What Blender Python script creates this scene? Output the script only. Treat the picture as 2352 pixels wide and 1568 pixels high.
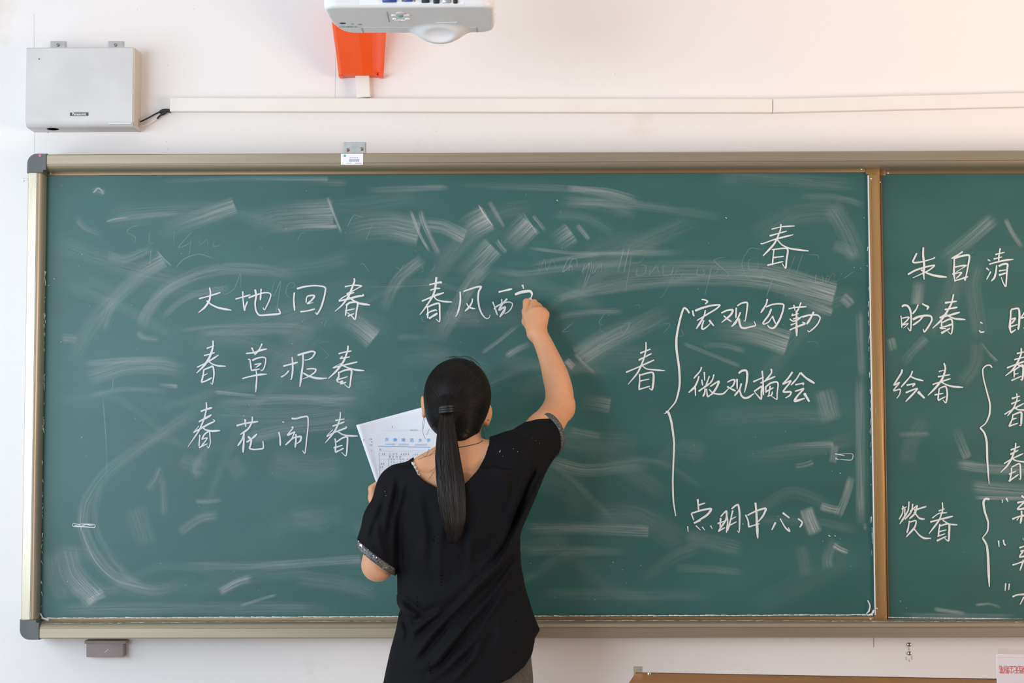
import bpy, bmesh, math, random
import numpy as np
from mathutils import Vector, Matrix

random.seed(7)
rng = np.random.default_rng(11)
sc = bpy.context.scene
for o in list(bpy.data.objects):
    bpy.data.objects.remove(o)
col = sc.collection

# ------------------------------------------------------------------ camera
W, H = 2352, 1568
FPX = 3934.0
CAM = Vector((0.0, -4.6, 1.35))
PITCH, YAW, ROLL = math.radians(3.7), math.radians(0.6), math.radians(-0.138)
RC = Matrix.Rotation(YAW, 3, 'Z') @ Matrix.Rotation(math.pi / 2 + PITCH, 3, 'X') @ Matrix.Rotation(ROLL, 3, 'Z')
cd = bpy.data.cameras.new('camera')
cd.sensor_width = 36.0
cd.lens = 36.0 * FPX / W
cd.clip_start = 0.05
cam = bpy.data.objects.new('camera', cd)
col.objects.link(cam)
cam.matrix_world = Matrix.Translation(CAM) @ RC.to_4x4()
sc.camera = cam

# ------------------------------------------------------------------ light
sc.view_settings.view_transform = 'Standard'
sc.view_settings.look = 'None'
sc.view_settings.exposure = -0.30
sc.view_settings.gamma = 1.0
sc.view_settings.use_curve_mapping = False
sc.cycles.transparent_max_bounces = 64
world = bpy.data.worlds.new('world')
sc.world = world
world.use_nodes = True
bg = world.node_tree.nodes['Background']
bg.inputs[0].default_value = (0.96, 0.965, 1.0, 1)
bg.inputs[1].default_value = 0.42


def area(name, loc, target, sx, sy, power, color, spread=180):
    l = bpy.data.lights.new(name, 'AREA')
    l.shape = 'RECTANGLE'
    l.size, l.size_y = sx, sy
    l.energy = power
    l.color = color
    l.spread = math.radians(spread)
    o = bpy.data.objects.new(name, l)
    col.objects.link(o)
    o.location = loc
    d = Vector(target) - Vector(loc)
    o.rotation_euler = d.to_track_quat('-Z', 'Y').to_euler()
    return o


# daylight through the windows of the left wall, and from the sunny side behind on the right
area('window_daylight', (-2.70, -1.25, 1.65), (0.0, -1.0, 1.2), 1.5, 1.5, 40, (0.74, 0.88, 1.0))
area('window_daylight', (-2.70, -3.55, 1.65), (0.0, -3.0, 1.2), 1.7, 1.5, 70, (0.74, 0.88, 1.0))
area('window_daylight', (-2.70, -5.85, 1.65), (0.0, -2.5, 1.2), 1.6, 1.5, 150, (0.74, 0.88, 1.0))
area('sunny_side_daylight', (4.2, -2.4, 1.3), (0.8, 0.0, 3.1), 2.2, 1.6, 64, (1.0, 0.74, 0.55), 105)


# ------------------------------------------------------------------ helpers
def P(px, py, Y):
    """photo pixel -> point on the vertical plane y = Y"""
    d = RC @ Vector(((px - W / 2) / FPX, (H / 2 - py) / FPX, -1.0))
    t = (Y - CAM.y) / d.y
    return CAM + d * t


def PZ(px, py, Z):
    d = RC @ Vector(((px - W / 2) / FPX, (H / 2 - py) / FPX, -1.0))
    t = (Z - CAM.z) / d.z
    return CAM + d * t


def mat(name, color, rough=0.6, metal=0.0, noise=0.0, nscale=30.0, bump=0.0, bscale=200.0, spec=0.5, stretch=None, sheen=0.0, color2=None, sss=0.0):
    m = bpy.data.materials.new(name)
    m.use_nodes = True
    nt = m.node_tree
    b = nt.nodes['Principled BSDF']
    b.inputs['Base Color'].default_value = (*color, 1)
    b.inputs['Roughness'].default_value = rough
    b.inputs['Metallic'].default_value = metal
    b.inputs['Specular IOR Level'].default_value = spec
    if sheen:
        b.inputs['Sheen Weight'].default_value = sheen
    if sss:
        b.inputs['Subsurface Weight'].default_value = sss
        b.inputs['Subsurface Radius'].default_value = (1.0, 0.35, 0.2)
        b.inputs['Subsurface Scale'].default_value = 0.008
    tc = nt.nodes.new('ShaderNodeTexCoord')
    mp = nt.nodes.new('ShaderNodeMapping')
    nt.links.new(tc.outputs['Object'], mp.inputs[0])
    if stretch:
        mp.inputs['Scale'].default_value = stretch
    if noise or color2:
        n = nt.nodes.new('ShaderNodeTexNoise')
        n.inputs['Scale'].default_value = nscale
        n.inputs['Detail'].default_value = 5
        nt.links.new(mp.outputs[0], n.inputs['Vector'])
        r = nt.nodes.new('ShaderNodeValToRGB')
        r.color_ramp.elements[0].position = 0.35
        r.color_ramp.elements[1].position = 0.68
        c2 = color2 if color2 else tuple(min(1, c * (1 + noise)) for c in color)
        c1 = color if color2 else tuple(c * (1 - noise) for c in color)
        r.color_ramp.elements[0].color = (*c1, 1)
        r.color_ramp.elements[1].color = (*c2, 1)
        nt.links.new(n.outputs['Fac'], r.inputs[0])
        nt.links.new(r.outputs[0], b.inputs['Base Color'])
    if bump:
        n2 = nt.nodes.new('ShaderNodeTexNoise')
        n2.inputs['Scale'].default_value = bscale
        n2.inputs['Detail'].default_value = 3
        nt.links.new(mp.outputs[0], n2.inputs['Vector'])
        bp = nt.nodes.new('ShaderNodeBump')
        bp.inputs['Strength'].default_value = bump
        bp.inputs['Distance'].default_value = 0.002
        nt.links.new(n2.outputs['Fac'], bp.inputs['Height'])
        nt.links.new(bp.outputs[0], b.inputs['Normal'])
    return m


def wall_material():
    m = bpy.data.materials.new('painted_plaster')
    m.use_nodes = True
    nt = m.node_tree
    b = nt.nodes['Principled BSDF']
    b.inputs['Roughness'].default_value = 0.75
    b.inputs['Specular IOR Level'].default_value = 0.25
    tc = nt.nodes.new('ShaderNodeTexCoord')
    n = nt.nodes.new('ShaderNodeTexNoise')
    n.inputs['Scale'].default_value = 5.5
    n.inputs['Detail'].default_value = 6
    n.inputs['Roughness'].default_value = 0.6
    nt.links.new(tc.outputs['Object'], n.inputs['Vector'])
    r = nt.nodes.new('ShaderNodeValToRGB')
    r.color_ramp.elements[0].position = 0.62
    r.color_ramp.elements[1].position = 0.80
    r.color_ramp.elements[0].color = (0.81, 0.765, 0.745, 1)
    r.color_ramp.elements[1].color = (0.74, 0.66, 0.58, 1)
    nt.links.new(n.outputs['Fac'], r.inputs[0])
    nt.links.new(r.outputs[0], b.inputs['Base Color'])
    n2 = nt.nodes.new('ShaderNodeTexNoise')
    n2.inputs['Scale'].default_value = 60
    nt.links.new(tc.outputs['Object'], n2.inputs['Vector'])
    bp = nt.nodes.new('ShaderNodeBump')
    bp.inputs['Strength'].default_value = 0.06
    bp.inputs['Distance'].default_value = 0.004
    nt.links.new(n2.outputs['Fac'], bp.inputs['Height'])
    nt.links.new(bp.outputs[0], b.inputs['Normal'])
    return m


def tag(o, label=None, cat=None, group=None, kind=None):
    if label: o['label'] = label
    if cat: o['category'] = cat
    if group: o['group'] = group
    if kind: o['kind'] = kind
    return o


def thing(name, loc, label, cat, group=None):
    o = bpy.data.objects.new(name, None)
    col.objects.link(o)
    o.empty_display_size = 0.05
    o.location = loc
    o.matrix_world = Matrix.Translation(Vector(loc))
    return tag(o, label, cat, group)


def link_mesh(name, me, material, parent=None, smooth=False):
    o = bpy.data.objects.new(name, me)
    col.objects.link(o)
    if material is not None:
        me.materials.append(material)
    n = len(me.vertices)
    if n:
        co = np.empty(n * 3)
        me.vertices.foreach_get('co', co)
        co = co.reshape(-1, 3)
        lo, hi = co.min(0), co.max(0)
        c = np.array([(lo[0] + hi[0]) / 2, (lo[1] + hi[1]) / 2, lo[2]])
        me.vertices.foreach_set('co', (co - c).ravel())
        me.update()
        wl = Vector(c)
    else:
        wl = Vector((0, 0, 0))
    if parent is not None:
        o.parent = parent
        o.location = wl - world_loc(parent)
    else:
        o.location = wl
    if smooth:
        me.polygons.foreach_set('use_smooth', np.ones(len(me.polygons), dtype=bool))
    return o


def world_loc(o):
    v = Vector(o.location)
    while o.parent is not None:
        o = o.parent
        v = v + Vector(o.location)
    return v


class MB:
    def __init__(self):
        self.bm = bmesh.new()

    def box(self, lo, hi, bevel=0.0, seg=2, rotz=0.0, pivot=None):
        lo, hi = Vector(lo), Vector(hi)
        b2 = bmesh.new()
        bmesh.ops.create_cube(b2, size=1.0)
        s = hi - lo
        c = (hi + lo) / 2
        for v in b2.verts:
            v.co = Vector((v.co.x * s.x, v.co.y * s.y, v.co.z * s.z)) + c
        if bevel > 0:
            bmesh.ops.bevel(b2, geom=b2.edges[:] , offset=min(bevel, min(abs(s.x), abs(s.y), abs(s.z)) * 0.45), segments=seg, profile=0.5, affect='EDGES')
        if rotz:
            pv = Vector(pivot) if pivot is not None else c
            bmesh.ops.rotate(b2, verts=b2.verts, cent=pv, matrix=Matrix.Rotation(rotz, 3, 'Z'))
        self._merge(b2)
        return self

    def _merge(self, b2):
        me = bpy.data.meshes.new('tmp')
        b2.to_mesh(me)
        b2.free()
        self.bm.from_mesh(me)
        bpy.data.meshes.remove(me)

    def poly(self, pts_bottom, pts_top):
        """solid between two outlines with the same number of points"""
        n = len(pts_bottom)
        a = [self.bm.verts.new(p) for p in pts_bottom]
        b = [self.bm.verts.new(p) for p in pts_top]
        self.bm.faces.new(a[::-1])
        self.bm.faces.new(b)
        for i in range(n):
            j = (i + 1) % n
            self.bm.faces.new((a[i], a[j], b[j], b[i]))
        return self

    def cyl(self, c, axis, r, h, seg=20, r2=None):
        c, axis = Vector(c), Vector(axis).normalized()
        u = axis.orthogonal().normalized()
        w = axis.cross(u)
        r2 = r if r2 is None else r2
        A = [c + u * r * math.cos(t) + w * r * math.sin(t) for t in [2 * math.pi * i / seg for i in range(seg)]]
        B = [c + axis * h + u * r2 * math.cos(t) + w * r2 * math.sin(t) for t in [2 * math.pi * i / seg for i in range(seg)]]
        return self.poly(A, B)

    def lathe(self, c, axis, prof, seg=20):
        c, axis = Vector(c), Vector(axis).normalized()
        u = axis.orthogonal().normalized()
        w = axis.cross(u)
        rings = []
        for (r, h) in prof:
            rings.append([self.bm.verts.new(c + axis * h + (u * math.cos(2 * math.pi * i / seg) + w * math.sin(2 * math.pi * i / seg)) * max(r, 1e-5)) for i in range(seg)])
        for a, b in zip(rings, rings[1:]):
            for i in range(seg):
                j = (i + 1) % seg
                self.bm.faces.new((a[i], a[j], b[j], b[i]))
        self.bm.faces.new(rings[0][::-1])
        self.bm.faces.new(rings[-1])
        return self

    def tube(self, pts, rad, seg=8, flat=1.0, up=None):
        pts = [Vector(p) for p in pts]
        n = len(pts)
        rads = rad if hasattr(rad, '__len__') else [rad] * n
        rings = []
        u = None
        for i, p in enumerate(pts):
            t = (pts[min(i + 1, n - 1)] - pts[max(i - 1, 0)])
            if t.length < 1e-9:
                t = Vector((0, 0, 1))
            t.normalize()
            if u is None:
                u = t.orthogonal().normalized() if up is None else (Vector(up) - t * t.dot(Vector(up))).normalized()
            else:
                u = (u - t * t.dot(u)).normalized()
            w = t.cross(u)
            rings.append([self.bm.verts.new(p + (u * math.cos(2 * math.pi * k / seg) * flat + w * math.sin(2 * math.pi * k / seg)) * rads[i]) for k in range(seg)])
        for a, b in zip(rings, rings[1:]):
            for k in range(seg):
                j = (k + 1) % seg
                self.bm.faces.new((a[k], a[j], b[j], b[k]))
        self.bm.faces.new(rings[0][::-1])
        self.bm.faces.new(rings[-1])
        return self

    def build(self, name, material, parent=None, smooth=False, autosmooth=None):
        bmesh.ops.recalc_face_normals(self.bm, faces=self.bm.faces[:])
        me = bpy.data.meshes.new(name)
        self.bm.to_mesh(me)
        self.bm.free()
        o = link_mesh(name, me, material, parent, smooth)
        if autosmooth:
            me.polygons.foreach_set('use_smooth', np.ones(len(me.polygons), dtype=bool))
            me.set_sharp_from_angle(angle=math.radians(autosmooth))
        return o


def text_mesh(name, body, material, parent, loc, size, rot=None, sx=1.0, bold=0.0, depth=0.0002, align='CENTER', spacing=1.0):
    cu = bpy.data.curves.new(name, 'FONT')
    cu.body = body
    cu.size = size
    cu.align_x = align
    cu.align_y = 'CENTER'
    cu.extrude = depth
    cu.offset = bold
    cu.space_character = spacing
    t = bpy.data.objects.new(name, cu)
    col.objects.link(t)
    bpy.context.view_layer.update()
    dg = bpy.context.evaluated_depsgraph_get()
    me = bpy.data.meshes.new_from_object(t.evaluated_get(dg))
    bpy.data.objects.remove(t)
    R = rot if rot is not None else Matrix.Rotation(math.pi / 2, 4, 'X')
    me.transform(Matrix.Translation(Vector(loc)) @ R.to_4x4() @ Matrix.Diagonal((sx, 1, 1, 1)))
    me.materials.clear()
    return link_mesh(name, me, material, parent)


def spline(pts, step=2.0):
    """Catmull-Rom through 2-D points, resampled"""
    p = [np.array(q, float) for q in pts]
    if len(p) == 2:
        n = max(2, int(np.linalg.norm(p[1] - p[0]) / step) + 1)
        return np.array([p[0] + (p[1] - p[0]) * t for t in np.linspace(0, 1, n)])
    ext = [2 * p[0] - p[1]] + p + [2 * p[-1] - p[-2]]
    out = []
    for i in range(1, len(ext) - 2):
        a, b, c, d = ext[i - 1], ext[i], ext[i + 1], ext[i + 2]
        n = max(2, int(np.linalg.norm(c - b) / step) + 1)
        for t in np.linspace(0, 1, n, endpoint=False):
            # soft tension so corners stay corners
            m1, m2 = 0.38 * (c - a), 0.38 * (d - b)
            t2, t3 = t * t, t * t * t
            out.append((2 * t3 - 3 * t2 + 1) * b + (t3 - 2 * t2 + t) * m1 + (-2 * t3 + 3 * t2) * c + (t3 - t2) * m2)
    out.append(p[-1])
    return np.array(out)


# ------------------------------------------------------------------ signed-distance modelling
class SDF:
    def __init__(self, lo, hi, h):
        self.lo = np.array(lo, float)
        self.h = h
        self.n = np.ceil((np.array(hi, float) - self.lo) / h).astype(int) + 1
        self.F = np.full(self.n, 0.5, dtype=np.float32)

    def block(self, lo, hi):
        a = np.clip(np.floor((np.array(lo) - self.lo) / self.h).astype(int), 0, self.n)
        b = np.clip(np.ceil((np.array(hi) - self.lo) / self.h).astype(int) + 1, 0, self.n)
        if (b <= a).any():
            return None
        sl = tuple(slice(i, j) for i, j in zip(a, b))
        ax = [(self.lo[k] + self.h * np.arange(a[k], b[k])).astype(np.float32) for k in range(3)]
        X, Y, Z = np.meshgrid(*ax, indexing='ij', sparse=True)
        return sl, X, Y, Z

    def add(self, d, sl, k):
        f = self.F[sl]
        if k > 0:
            hh = np.clip(0.5 + 0.5 * (f - d) / k, 0, 1)
            self.F[sl] = f * (1 - hh) + d * hh - k * hh * (1 - hh)
        else:
            self.F[sl] = np.minimum(f, d)

    def cap(self, a, b, ra, rb, k=0.01):
        a, b = np.array(a, float), np.array(b, float)
        m = max(ra, rb) + 2 * k + 0.02
        g = self.block(np.minimum(a, b) - m, np.maximum(a, b) + m)
        if g is None: return
        sl, X, Y, Z = g
        ba = b - a
        L = max(float(ba @ ba), 1e-9)
        t = np.clip(((X - a[0]) * ba[0] + (Y - a[1]) * ba[1] + (Z - a[2]) * ba[2]) / L, 0, 1)
        d = np.sqrt((X - a[0] - t * ba[0]) ** 2 + (Y - a[1] - t * ba[1]) ** 2 + (Z - a[2] - t * ba[2]) ** 2) - (ra + (rb - ra) * t)
        self.add(d.astype(np.float32), sl, k)

    def ell(self, c, r, k=0.01, R=None, sub=False):
        c, r = np.array(c, float), np.array(r, float)
        m = r.max() + 2 * k + 0.02
        g = self.block(c - m, c + m)
        if g is None: return
        sl, X, Y, Z = g
        x, y, z = X - c[0], Y - c[1], Z - c[2]
        if R is not None:
            R = np.array(R)
            x, y, z = (R[0, 0] * x + R[1, 0] * y + R[2, 0] * z, R[0, 1] * x + R[1, 1] * y + R[2, 1] * z, R[0, 2] * x + R[1, 2] * y + R[2, 2] * z)
        k0 = np.sqrt((x / r[0]) ** 2 + (y / r[1]) ** 2 + (z / r[2]) ** 2)
        k1 = np.sqrt((x / r[0] ** 2) ** 2 + (y / r[1] ** 2) ** 2 + (z / r[2] ** 2) ** 2) + 1e-6
        d = (k0 * (k0 - 1) / k1).astype(np.float32)
        if sub:
            f = self.F[sl]
            hh = np.clip(0.5 - 0.5 * (f + d) / max(k, 1e-5), 0, 1)
            self.F[sl] = f * (1 - hh) - d * hh + k * hh * (1 - hh)
        else:
            self.add(d, sl, k)

    def mesh(self):
        F, h = self.F, self.h
        S = F < 0
        nx, ny, nz = F.shape
        corners = [(i, j, k) for i in (0, 1) for j in (0, 1) for k in (0, 1)]
        cnt = np.zeros((nx - 1, ny - 1, nz - 1), dtype=np.int8)
        for (i, j, k) in corners:
            cnt += S[i:nx - 1 + i, j:ny - 1 + j, k:nz - 1 + k]
        act = np.argwhere((cnt > 0) & (cnt < 8))
        idx = -np.ones(cnt.shape, dtype=np.int64)
        idx[act[:, 0], act[:, 1], act[:, 2]] = np.arange(len(act))
        pos = np.zeros((len(act), 3))
        num = np.zeros(len(act))
        cv = {c: F[act[:, 0] + c[0], act[:, 1] + c[1], act[:, 2] + c[2]].astype(float) for c in corners}
        for c in corners:
            for ax in range(3):
                if c[ax] == 0:
                    e = list(c); e[ax] = 1; e = tuple(e)
                    a, b = cv[c], cv[e]
                    mk = (a < 0) != (b < 0)
                    t = np.where(mk, a / np.where(mk, a - b, 1), 0)
                    p = np.tile(np.array(c, float), (len(act), 1))
                    p[:, ax] = t
                    pos[mk] += p[mk]
                    num[mk] += 1
        pos = self.lo + (act + pos / num[:, None]) * h
        quads = []
        for ax in range(3):
            o1, o2 = [(1, 2), (2, 0), (0, 1)][ax]
            sh = [slice(None)] * 3
            s0 = list(sh); s1 = list(sh)
            s0[ax] = slice(0, -1); s1[ax] = slice(1, None)
            A, B = S[tuple(s0)], S[tuple(s1)]
            E = np.argwhere(A != B)
            ok = (E[:, o1] > 0) & (E[:, o2] > 0) & (E[:, o1] < F.shape[o1] - 1) & (E[:, o2] < F.shape[o2] - 1)
            E = E[ok]
            fl = A[E[:, 0], E[:, 1], E[:, 2]]
            q = []
            for (d1, d2) in ((-1, -1), (0, -1), (0, 0), (-1, 0)):
                G = E.copy()
                G[:, o1] += d1
                G[:, o2] += d2
                q.append(idx[G[:, 0], G[:, 1], G[:, 2]])
            q = np.stack(q, 1)
            q[~fl] = q[~fl][:, ::-1]
            quads.append(q)
        quads = np.concatenate(quads)
        quads = quads[(quads >= 0).all(1)]
        return pos, quads

    def build(self, name, material, parent, relax=2, uvfun=None):
        pos, quads = self.mesh()
        # light smoothing that keeps the volume
        e = np.concatenate([quads[:, [0, 1]], quads[:, [1, 2]], quads[:, [2, 3]], quads[:, [3, 0]]])
        for it in range(relax):
            for lam in (0.5, -0.52):
                acc = np.zeros_like(pos)
                n = np.zeros(len(pos))
                for q in range(3):
                    acc[:, q] = np.bincount(e[:, 0], pos[e[:, 1], q], len(pos)) + np.bincount(e[:, 1], pos[e[:, 0], q], len(pos))
                n = np.bincount(e[:, 0], minlength=len(pos)) + np.bincount(e[:, 1], minlength=len(pos))
                pos = pos + lam * (acc / np.maximum(n, 1)[:, None] - pos)
        me = bpy.data.meshes.new(name)
        me.vertices.add(len(pos))
        me.vertices.foreach_set('co', pos.ravel())
        me.loops.add(quads.size)
        me.loops.foreach_set('vertex_index', quads.ravel())
        me.polygons.add(len(quads))
        me.polygons.foreach_set('loop_start', np.arange(0, quads.size, 4))
        me.polygons.foreach_set('loop_total', np.full(len(quads), 4))
        me.update(calc_edges=True)
        me.validate()
        if uvfun is not None:
            uv = uvfun(pos)
            l = me.uv_layers.new(name='UVMap')
            l.data.foreach_set('uv', uv[quads.ravel()].ravel())
        return link_mesh(name, me, material, parent, smooth=True)

# ------------------------------------------------------------------ materials
M_wall = wall_material()
M_floor = mat('grey_terrazzo', (0.50, 0.48, 0.47), 0.4, noise=0.15, nscale=60)
M_ceil = mat('white_ceiling_paint', (0.8, 0.79, 0.77), 0.8)
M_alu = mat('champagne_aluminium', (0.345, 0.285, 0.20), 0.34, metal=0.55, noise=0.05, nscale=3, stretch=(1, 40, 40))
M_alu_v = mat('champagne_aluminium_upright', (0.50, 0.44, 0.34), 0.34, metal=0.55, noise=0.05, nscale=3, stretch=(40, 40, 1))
M_bronze = mat('bronze_anodised_trim', (0.36, 0.215, 0.085), 0.36, metal=0.4, noise=0.06, nscale=4, stretch=(30, 30, 1))
M_trim = mat('shaded_bronze_rail_trim', (0.20, 0.128, 0.06), 0.4, metal=0.35, noise=0.06, nscale=4, stretch=(1, 30, 30))  # the bronze again for level trims, darkened so their shade is in the colour
M_bronze_dark = mat('dark_bronze_trim', (0.16, 0.09, 0.04), 0.4, metal=0.3)
M_shadow = mat('shade_black_track', (0.03, 0.026, 0.022), 0.6)
M_amber = mat('brown_plastic_corner', (0.22, 0.12, 0.035), 0.35)
M_cap = mat('dark_grey_plastic_cap', (0.085, 0.09, 0.088), 0.42, noise=0.1, nscale=40)
M_steel = mat('zinc_steel', (0.55, 0.55, 0.53), 0.35, metal=0.8, noise=0.12, nscale=45)
M_screw = mat('screw_steel', (0.42, 0.38, 0.33), 0.25, metal=0.95)
M_white = mat('white_plastic', (0.78, 0.77, 0.77), 0.38)
M_trunk = mat('cream_plastic_trunking', (0.80, 0.75, 0.70), 0.45, noise=0.02, nscale=8)
M_spk = mat('grey_speaker_enamel', (0.60, 0.575, 0.565), 0.55, noise=0.05, nscale=9)
M_spk_side = mat('beige_speaker_edge', (0.55, 0.49, 0.43), 0.5)
M_black = mat('black_rubber', (0.012, 0.013, 0.014), 0.5)
M_grey_ink = mat('grey_ink', (0.30, 0.30, 0.31), 0.6)
M_ink = mat('dark_ink', (0.06, 0.06, 0.08), 0.7)
M_pencil = mat('pale_pencil_ink', (0.38, 0.36, 0.40), 0.8)
M_blue_ink = mat('blue_print', (0.10, 0.42, 0.78), 0.6)
M_pale_blue = mat('pale_blue_print', (0.42, 0.62, 0.86), 0.6)
M_red_ink = mat('red_print', (0.72, 0.06, 0.04), 0.6)
M_orange = mat('orange_plastic', (0.86, 0.085, 0.008), 0.38, noise=0.03, nscale=12)
M_tan = mat('mauve_brown_plastic', (0.30, 0.235, 0.225), 0.5, noise=0.04, nscale=20)
M_wood = mat('orange_brown_laminate', (0.42, 0.165, 0.035), 0.32, color2=(0.33, 0.12, 0.022), nscale=3.5, stretch=(1.5, 26, 26))
M_wood_edge = mat('dark_brown_edge_band', (0.10, 0.05, 0.03), 0.4)
M_paper = mat('white_paper', (0.84, 0.83, 0.87), 0.7)
M_cardboard = mat('pale_pink_card', (0.78, 0.66, 0.63), 0.6)
M_label = mat('white_label_paper', (0.84, 0.84, 0.87), 0.5)
M_port_blue = mat('blue_connector', (0.03, 0.06, 0.25), 0.35)
M_green = mat('green_mark', (0.10, 0.42, 0.33), 0.5)
M_pinkdot = mat('pink_chalk_dab', (0.85, 0.15, 0.25), 0.7)
M_dirt = mat('grey_wall_dirt', (0.56, 0.52, 0.50), 0.9)
M_line = mat('pencil_line', (0.66, 0.63, 0.64), 0.9)


def board_material():
    m = bpy.data.materials.new('green_chalkboard_enamel')
    m.use_nodes = True
    nt = m.node_tree
    b = nt.nodes['Principled BSDF']
    b.inputs['Roughness'].default_value = 0.44
    b.inputs['Specular IOR Level'].default_value = 0.5
    tc = nt.nodes.new('ShaderNodeTexCoord')
    n = nt.nodes.new('ShaderNodeTexNoise')
    n.inputs['Scale'].default_value = 2.2
    n.inputs['Detail'].default_value = 7
    mp = nt.nodes.new('ShaderNodeMapping')
    mp.inputs['Scale'].default_value = (1, 1, 2.6)
    mp.inputs['Rotation'].default_value = (0, 0.15, 0)
    nt.links.new(tc.outputs['Object'], mp.inputs[0])
    nt.links.new(mp.outputs[0], n.inputs['Vector'])
    r = nt.nodes.new('ShaderNodeValToRGB')
    r.color_ramp.elements[0].position = 0.35
    r.color_ramp.elements[1].position = 0.72
    r.color_ramp.elements[0].color = (0.017, 0.088, 0.078, 1)
    r.color_ramp.elements[1].color = (0.028, 0.114, 0.103, 1)
    nt.links.new(n.outputs['Fac'], r.inputs[0])
    nt.links.new(r.outputs[0], b.inputs['Base Color'])
    return m


def dust_material():
    """wiped chalk: streaks along the stroke, strength kept per vertex"""
    m = bpy.data.materials.new('wiped_chalk_dust')
    m.use_nodes = True
    nt = m.node_tree
    for n in list(nt.nodes):
        nt.nodes.remove(n)
    out = nt.nodes.new('ShaderNodeOutputMaterial')
    mix = nt.nodes.new('ShaderNodeMixShader')
    tr = nt.nodes.new('ShaderNodeBsdfTransparent')
    df = nt.nodes.new('ShaderNodeBsdfDiffuse')
    df.inputs['Color'].default_value = (0.70, 0.71, 0.70, 1)
    at = nt.nodes.new('ShaderNodeAttribute')
    at.attribute_name = 'strength'
    uv = nt.nodes.new('ShaderNodeUVMap')
    n1 = nt.nodes.new('ShaderNodeTexNoise')
    n1.inputs['Scale'].default_value = 1.0
    n1.inputs['Detail'].default_value = 6
    n1.inputs['Roughness'].default_value = 0.72
    nt.links.new(uv.outputs[0], n1.inputs['Vector'])
    mr = nt.nodes.new('ShaderNodeMapRange')
    mr.inputs['From Min'].default_value = 0.36
    mr.inputs['From Max'].default_value = 0.66
    mr.inputs['To Min'].default_value = 0.10
    mr.inputs['To Max'].default_value = 1.75
    nt.links.new(n1.outputs['Fac'], mr.inputs['Value'])
    mu = nt.nodes.new('ShaderNodeMath')
    mu.operation = 'MULTIPLY'
    mu.use_clamp = True
    nt.links.new(at.outputs['Fac'], mu.inputs[0])
    nt.links.new(mr.outputs[0], mu.inputs[1])
    nt.links.new(mu.outputs[0], mix.inputs[0])
    nt.links.new(tr.outputs[0], mix.inputs[1])
    nt.links.new(df.outputs[0], mix.inputs[2])
    nt.links.new(mix.outputs[0], out.inputs['Surface'])
    return m


def chalk_material():
    m = bpy.data.materials.new('white_chalk')
    m.use_nodes = True
    nt = m.node_tree
    b = nt.nodes['Principled BSDF']
    b.inputs['Base Color'].default_value = (0.70, 0.70, 0.69, 1)
    b.inputs['Roughness'].default_value = 0.95
    b.inputs['Specular IOR Level'].default_value = 0.1
    tc = nt.nodes.new('ShaderNodeTexCoord')
    n = nt.nodes.new('ShaderNodeTexNoise')
    n.inputs['Scale'].default_value = 1000
    n.inputs['Detail'].default_value = 2
    nt.links.new(tc.outputs['Object'], n.inputs['Vector'])
    mr = nt.nodes.new('ShaderNodeMapRange')
    mr.inputs['From Min'].default_value = 0.30
    mr.inputs['From Max'].default_value = 0.46
    mr.inputs['To Min'].default_value = 0.70
    mr.inputs['To Max'].default_value = 1.0
    nt.links.new(n.outputs['Fac'], mr.inputs['Value'])
    nt.links.new(mr.outputs[0], b.inputs['Alpha'])
    return m


M_board = board_material()
M_dust = dust_material()
M_chalk = chalk_material()

# ------------------------------------------------------------------ the room
WALL_Y = 0.075
XL, XR, ZC = -2.75, 4.6, 3.25
w = MB().box((XL - 0.2, WALL_Y, 0), (XR, WALL_Y + 0.2, ZC)).build('wall_front', M_wall)
tag(w, 'painted white front wall of the classroom behind the chalkboard', None, kind='structure')
f = MB().box((XL - 0.2, -7.0, -0.1), (XR, WALL_Y + 0.2, 0)).build('floor', M_floor)
tag(f, 'grey classroom floor', None, kind='structure')
c = MB().box((XL - 0.2, -3.2, ZC), (XR, WALL_Y + 0.2, ZC + 0.1)).build('ceiling', M_ceil)
tag(c, 'white classroom ceiling', None, kind='structure')
wl = MB()
wl.box((XL - 0.2, -7.0, 0), (XL, WALL_Y, 0.9))
wl.box((XL - 0.2, -7.0, 2.6), (XL, WALL_Y, ZC))
for (a, b) in ((-0.45, WALL_Y), (-2.6, -2.05), (-5.0, -4.5), (-7.0, -6.7)):
    wl.box((XL - 0.2, a, 0.9), (XL, b, 2.6))
wl = tag(wl.build('wall_left', M_wall), 'white left wall with three window openings', None, kind='structure')
for i, (a, b) in enumerate(((-2.05, -0.45), (-4.5, -2.6), (-6.7, -5.0))):
    wm = MB()
    for (y0, y1, z0, z1) in ((a, b, 0.9, 0.95), (a, b, 2.55, 2.6), (a, a + 0.05, 0.95, 2.55), (b - 0.05, b, 0.95, 2.55), ((a + b) / 2 - 0.03, (a + b) / 2 + 0.03, 0.95, 2.55)):
        wm.box((XL - 0.12, y0, z0), (XL - 0.06, y1, z1))
    tag(wm.build('window_%d' % (i + 1), M_white), 'white window frame in the left wall', None, kind='structure')


# fine marks on the plaster belong to the wall
def wall_mark(name, px0, py0, px1, py1, wpx, m):
    mb = MB()
    Y = WALL_Y - 0.0006
    a, b = P(px0, py0, Y), P(px1, py1, Y)
    d = (b - a).normalized()
    n = Vector((-d.z, 0, d.x)) * wpx * 0.0006
    bk = Vector((0, 0.0009, 0))
    mb.poly([a - n, b - n, b + n, a + n], [a - n + bk, b - n + bk, b + n + bk, a + n + bk])
    return mb.build(name, m, w)


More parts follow.
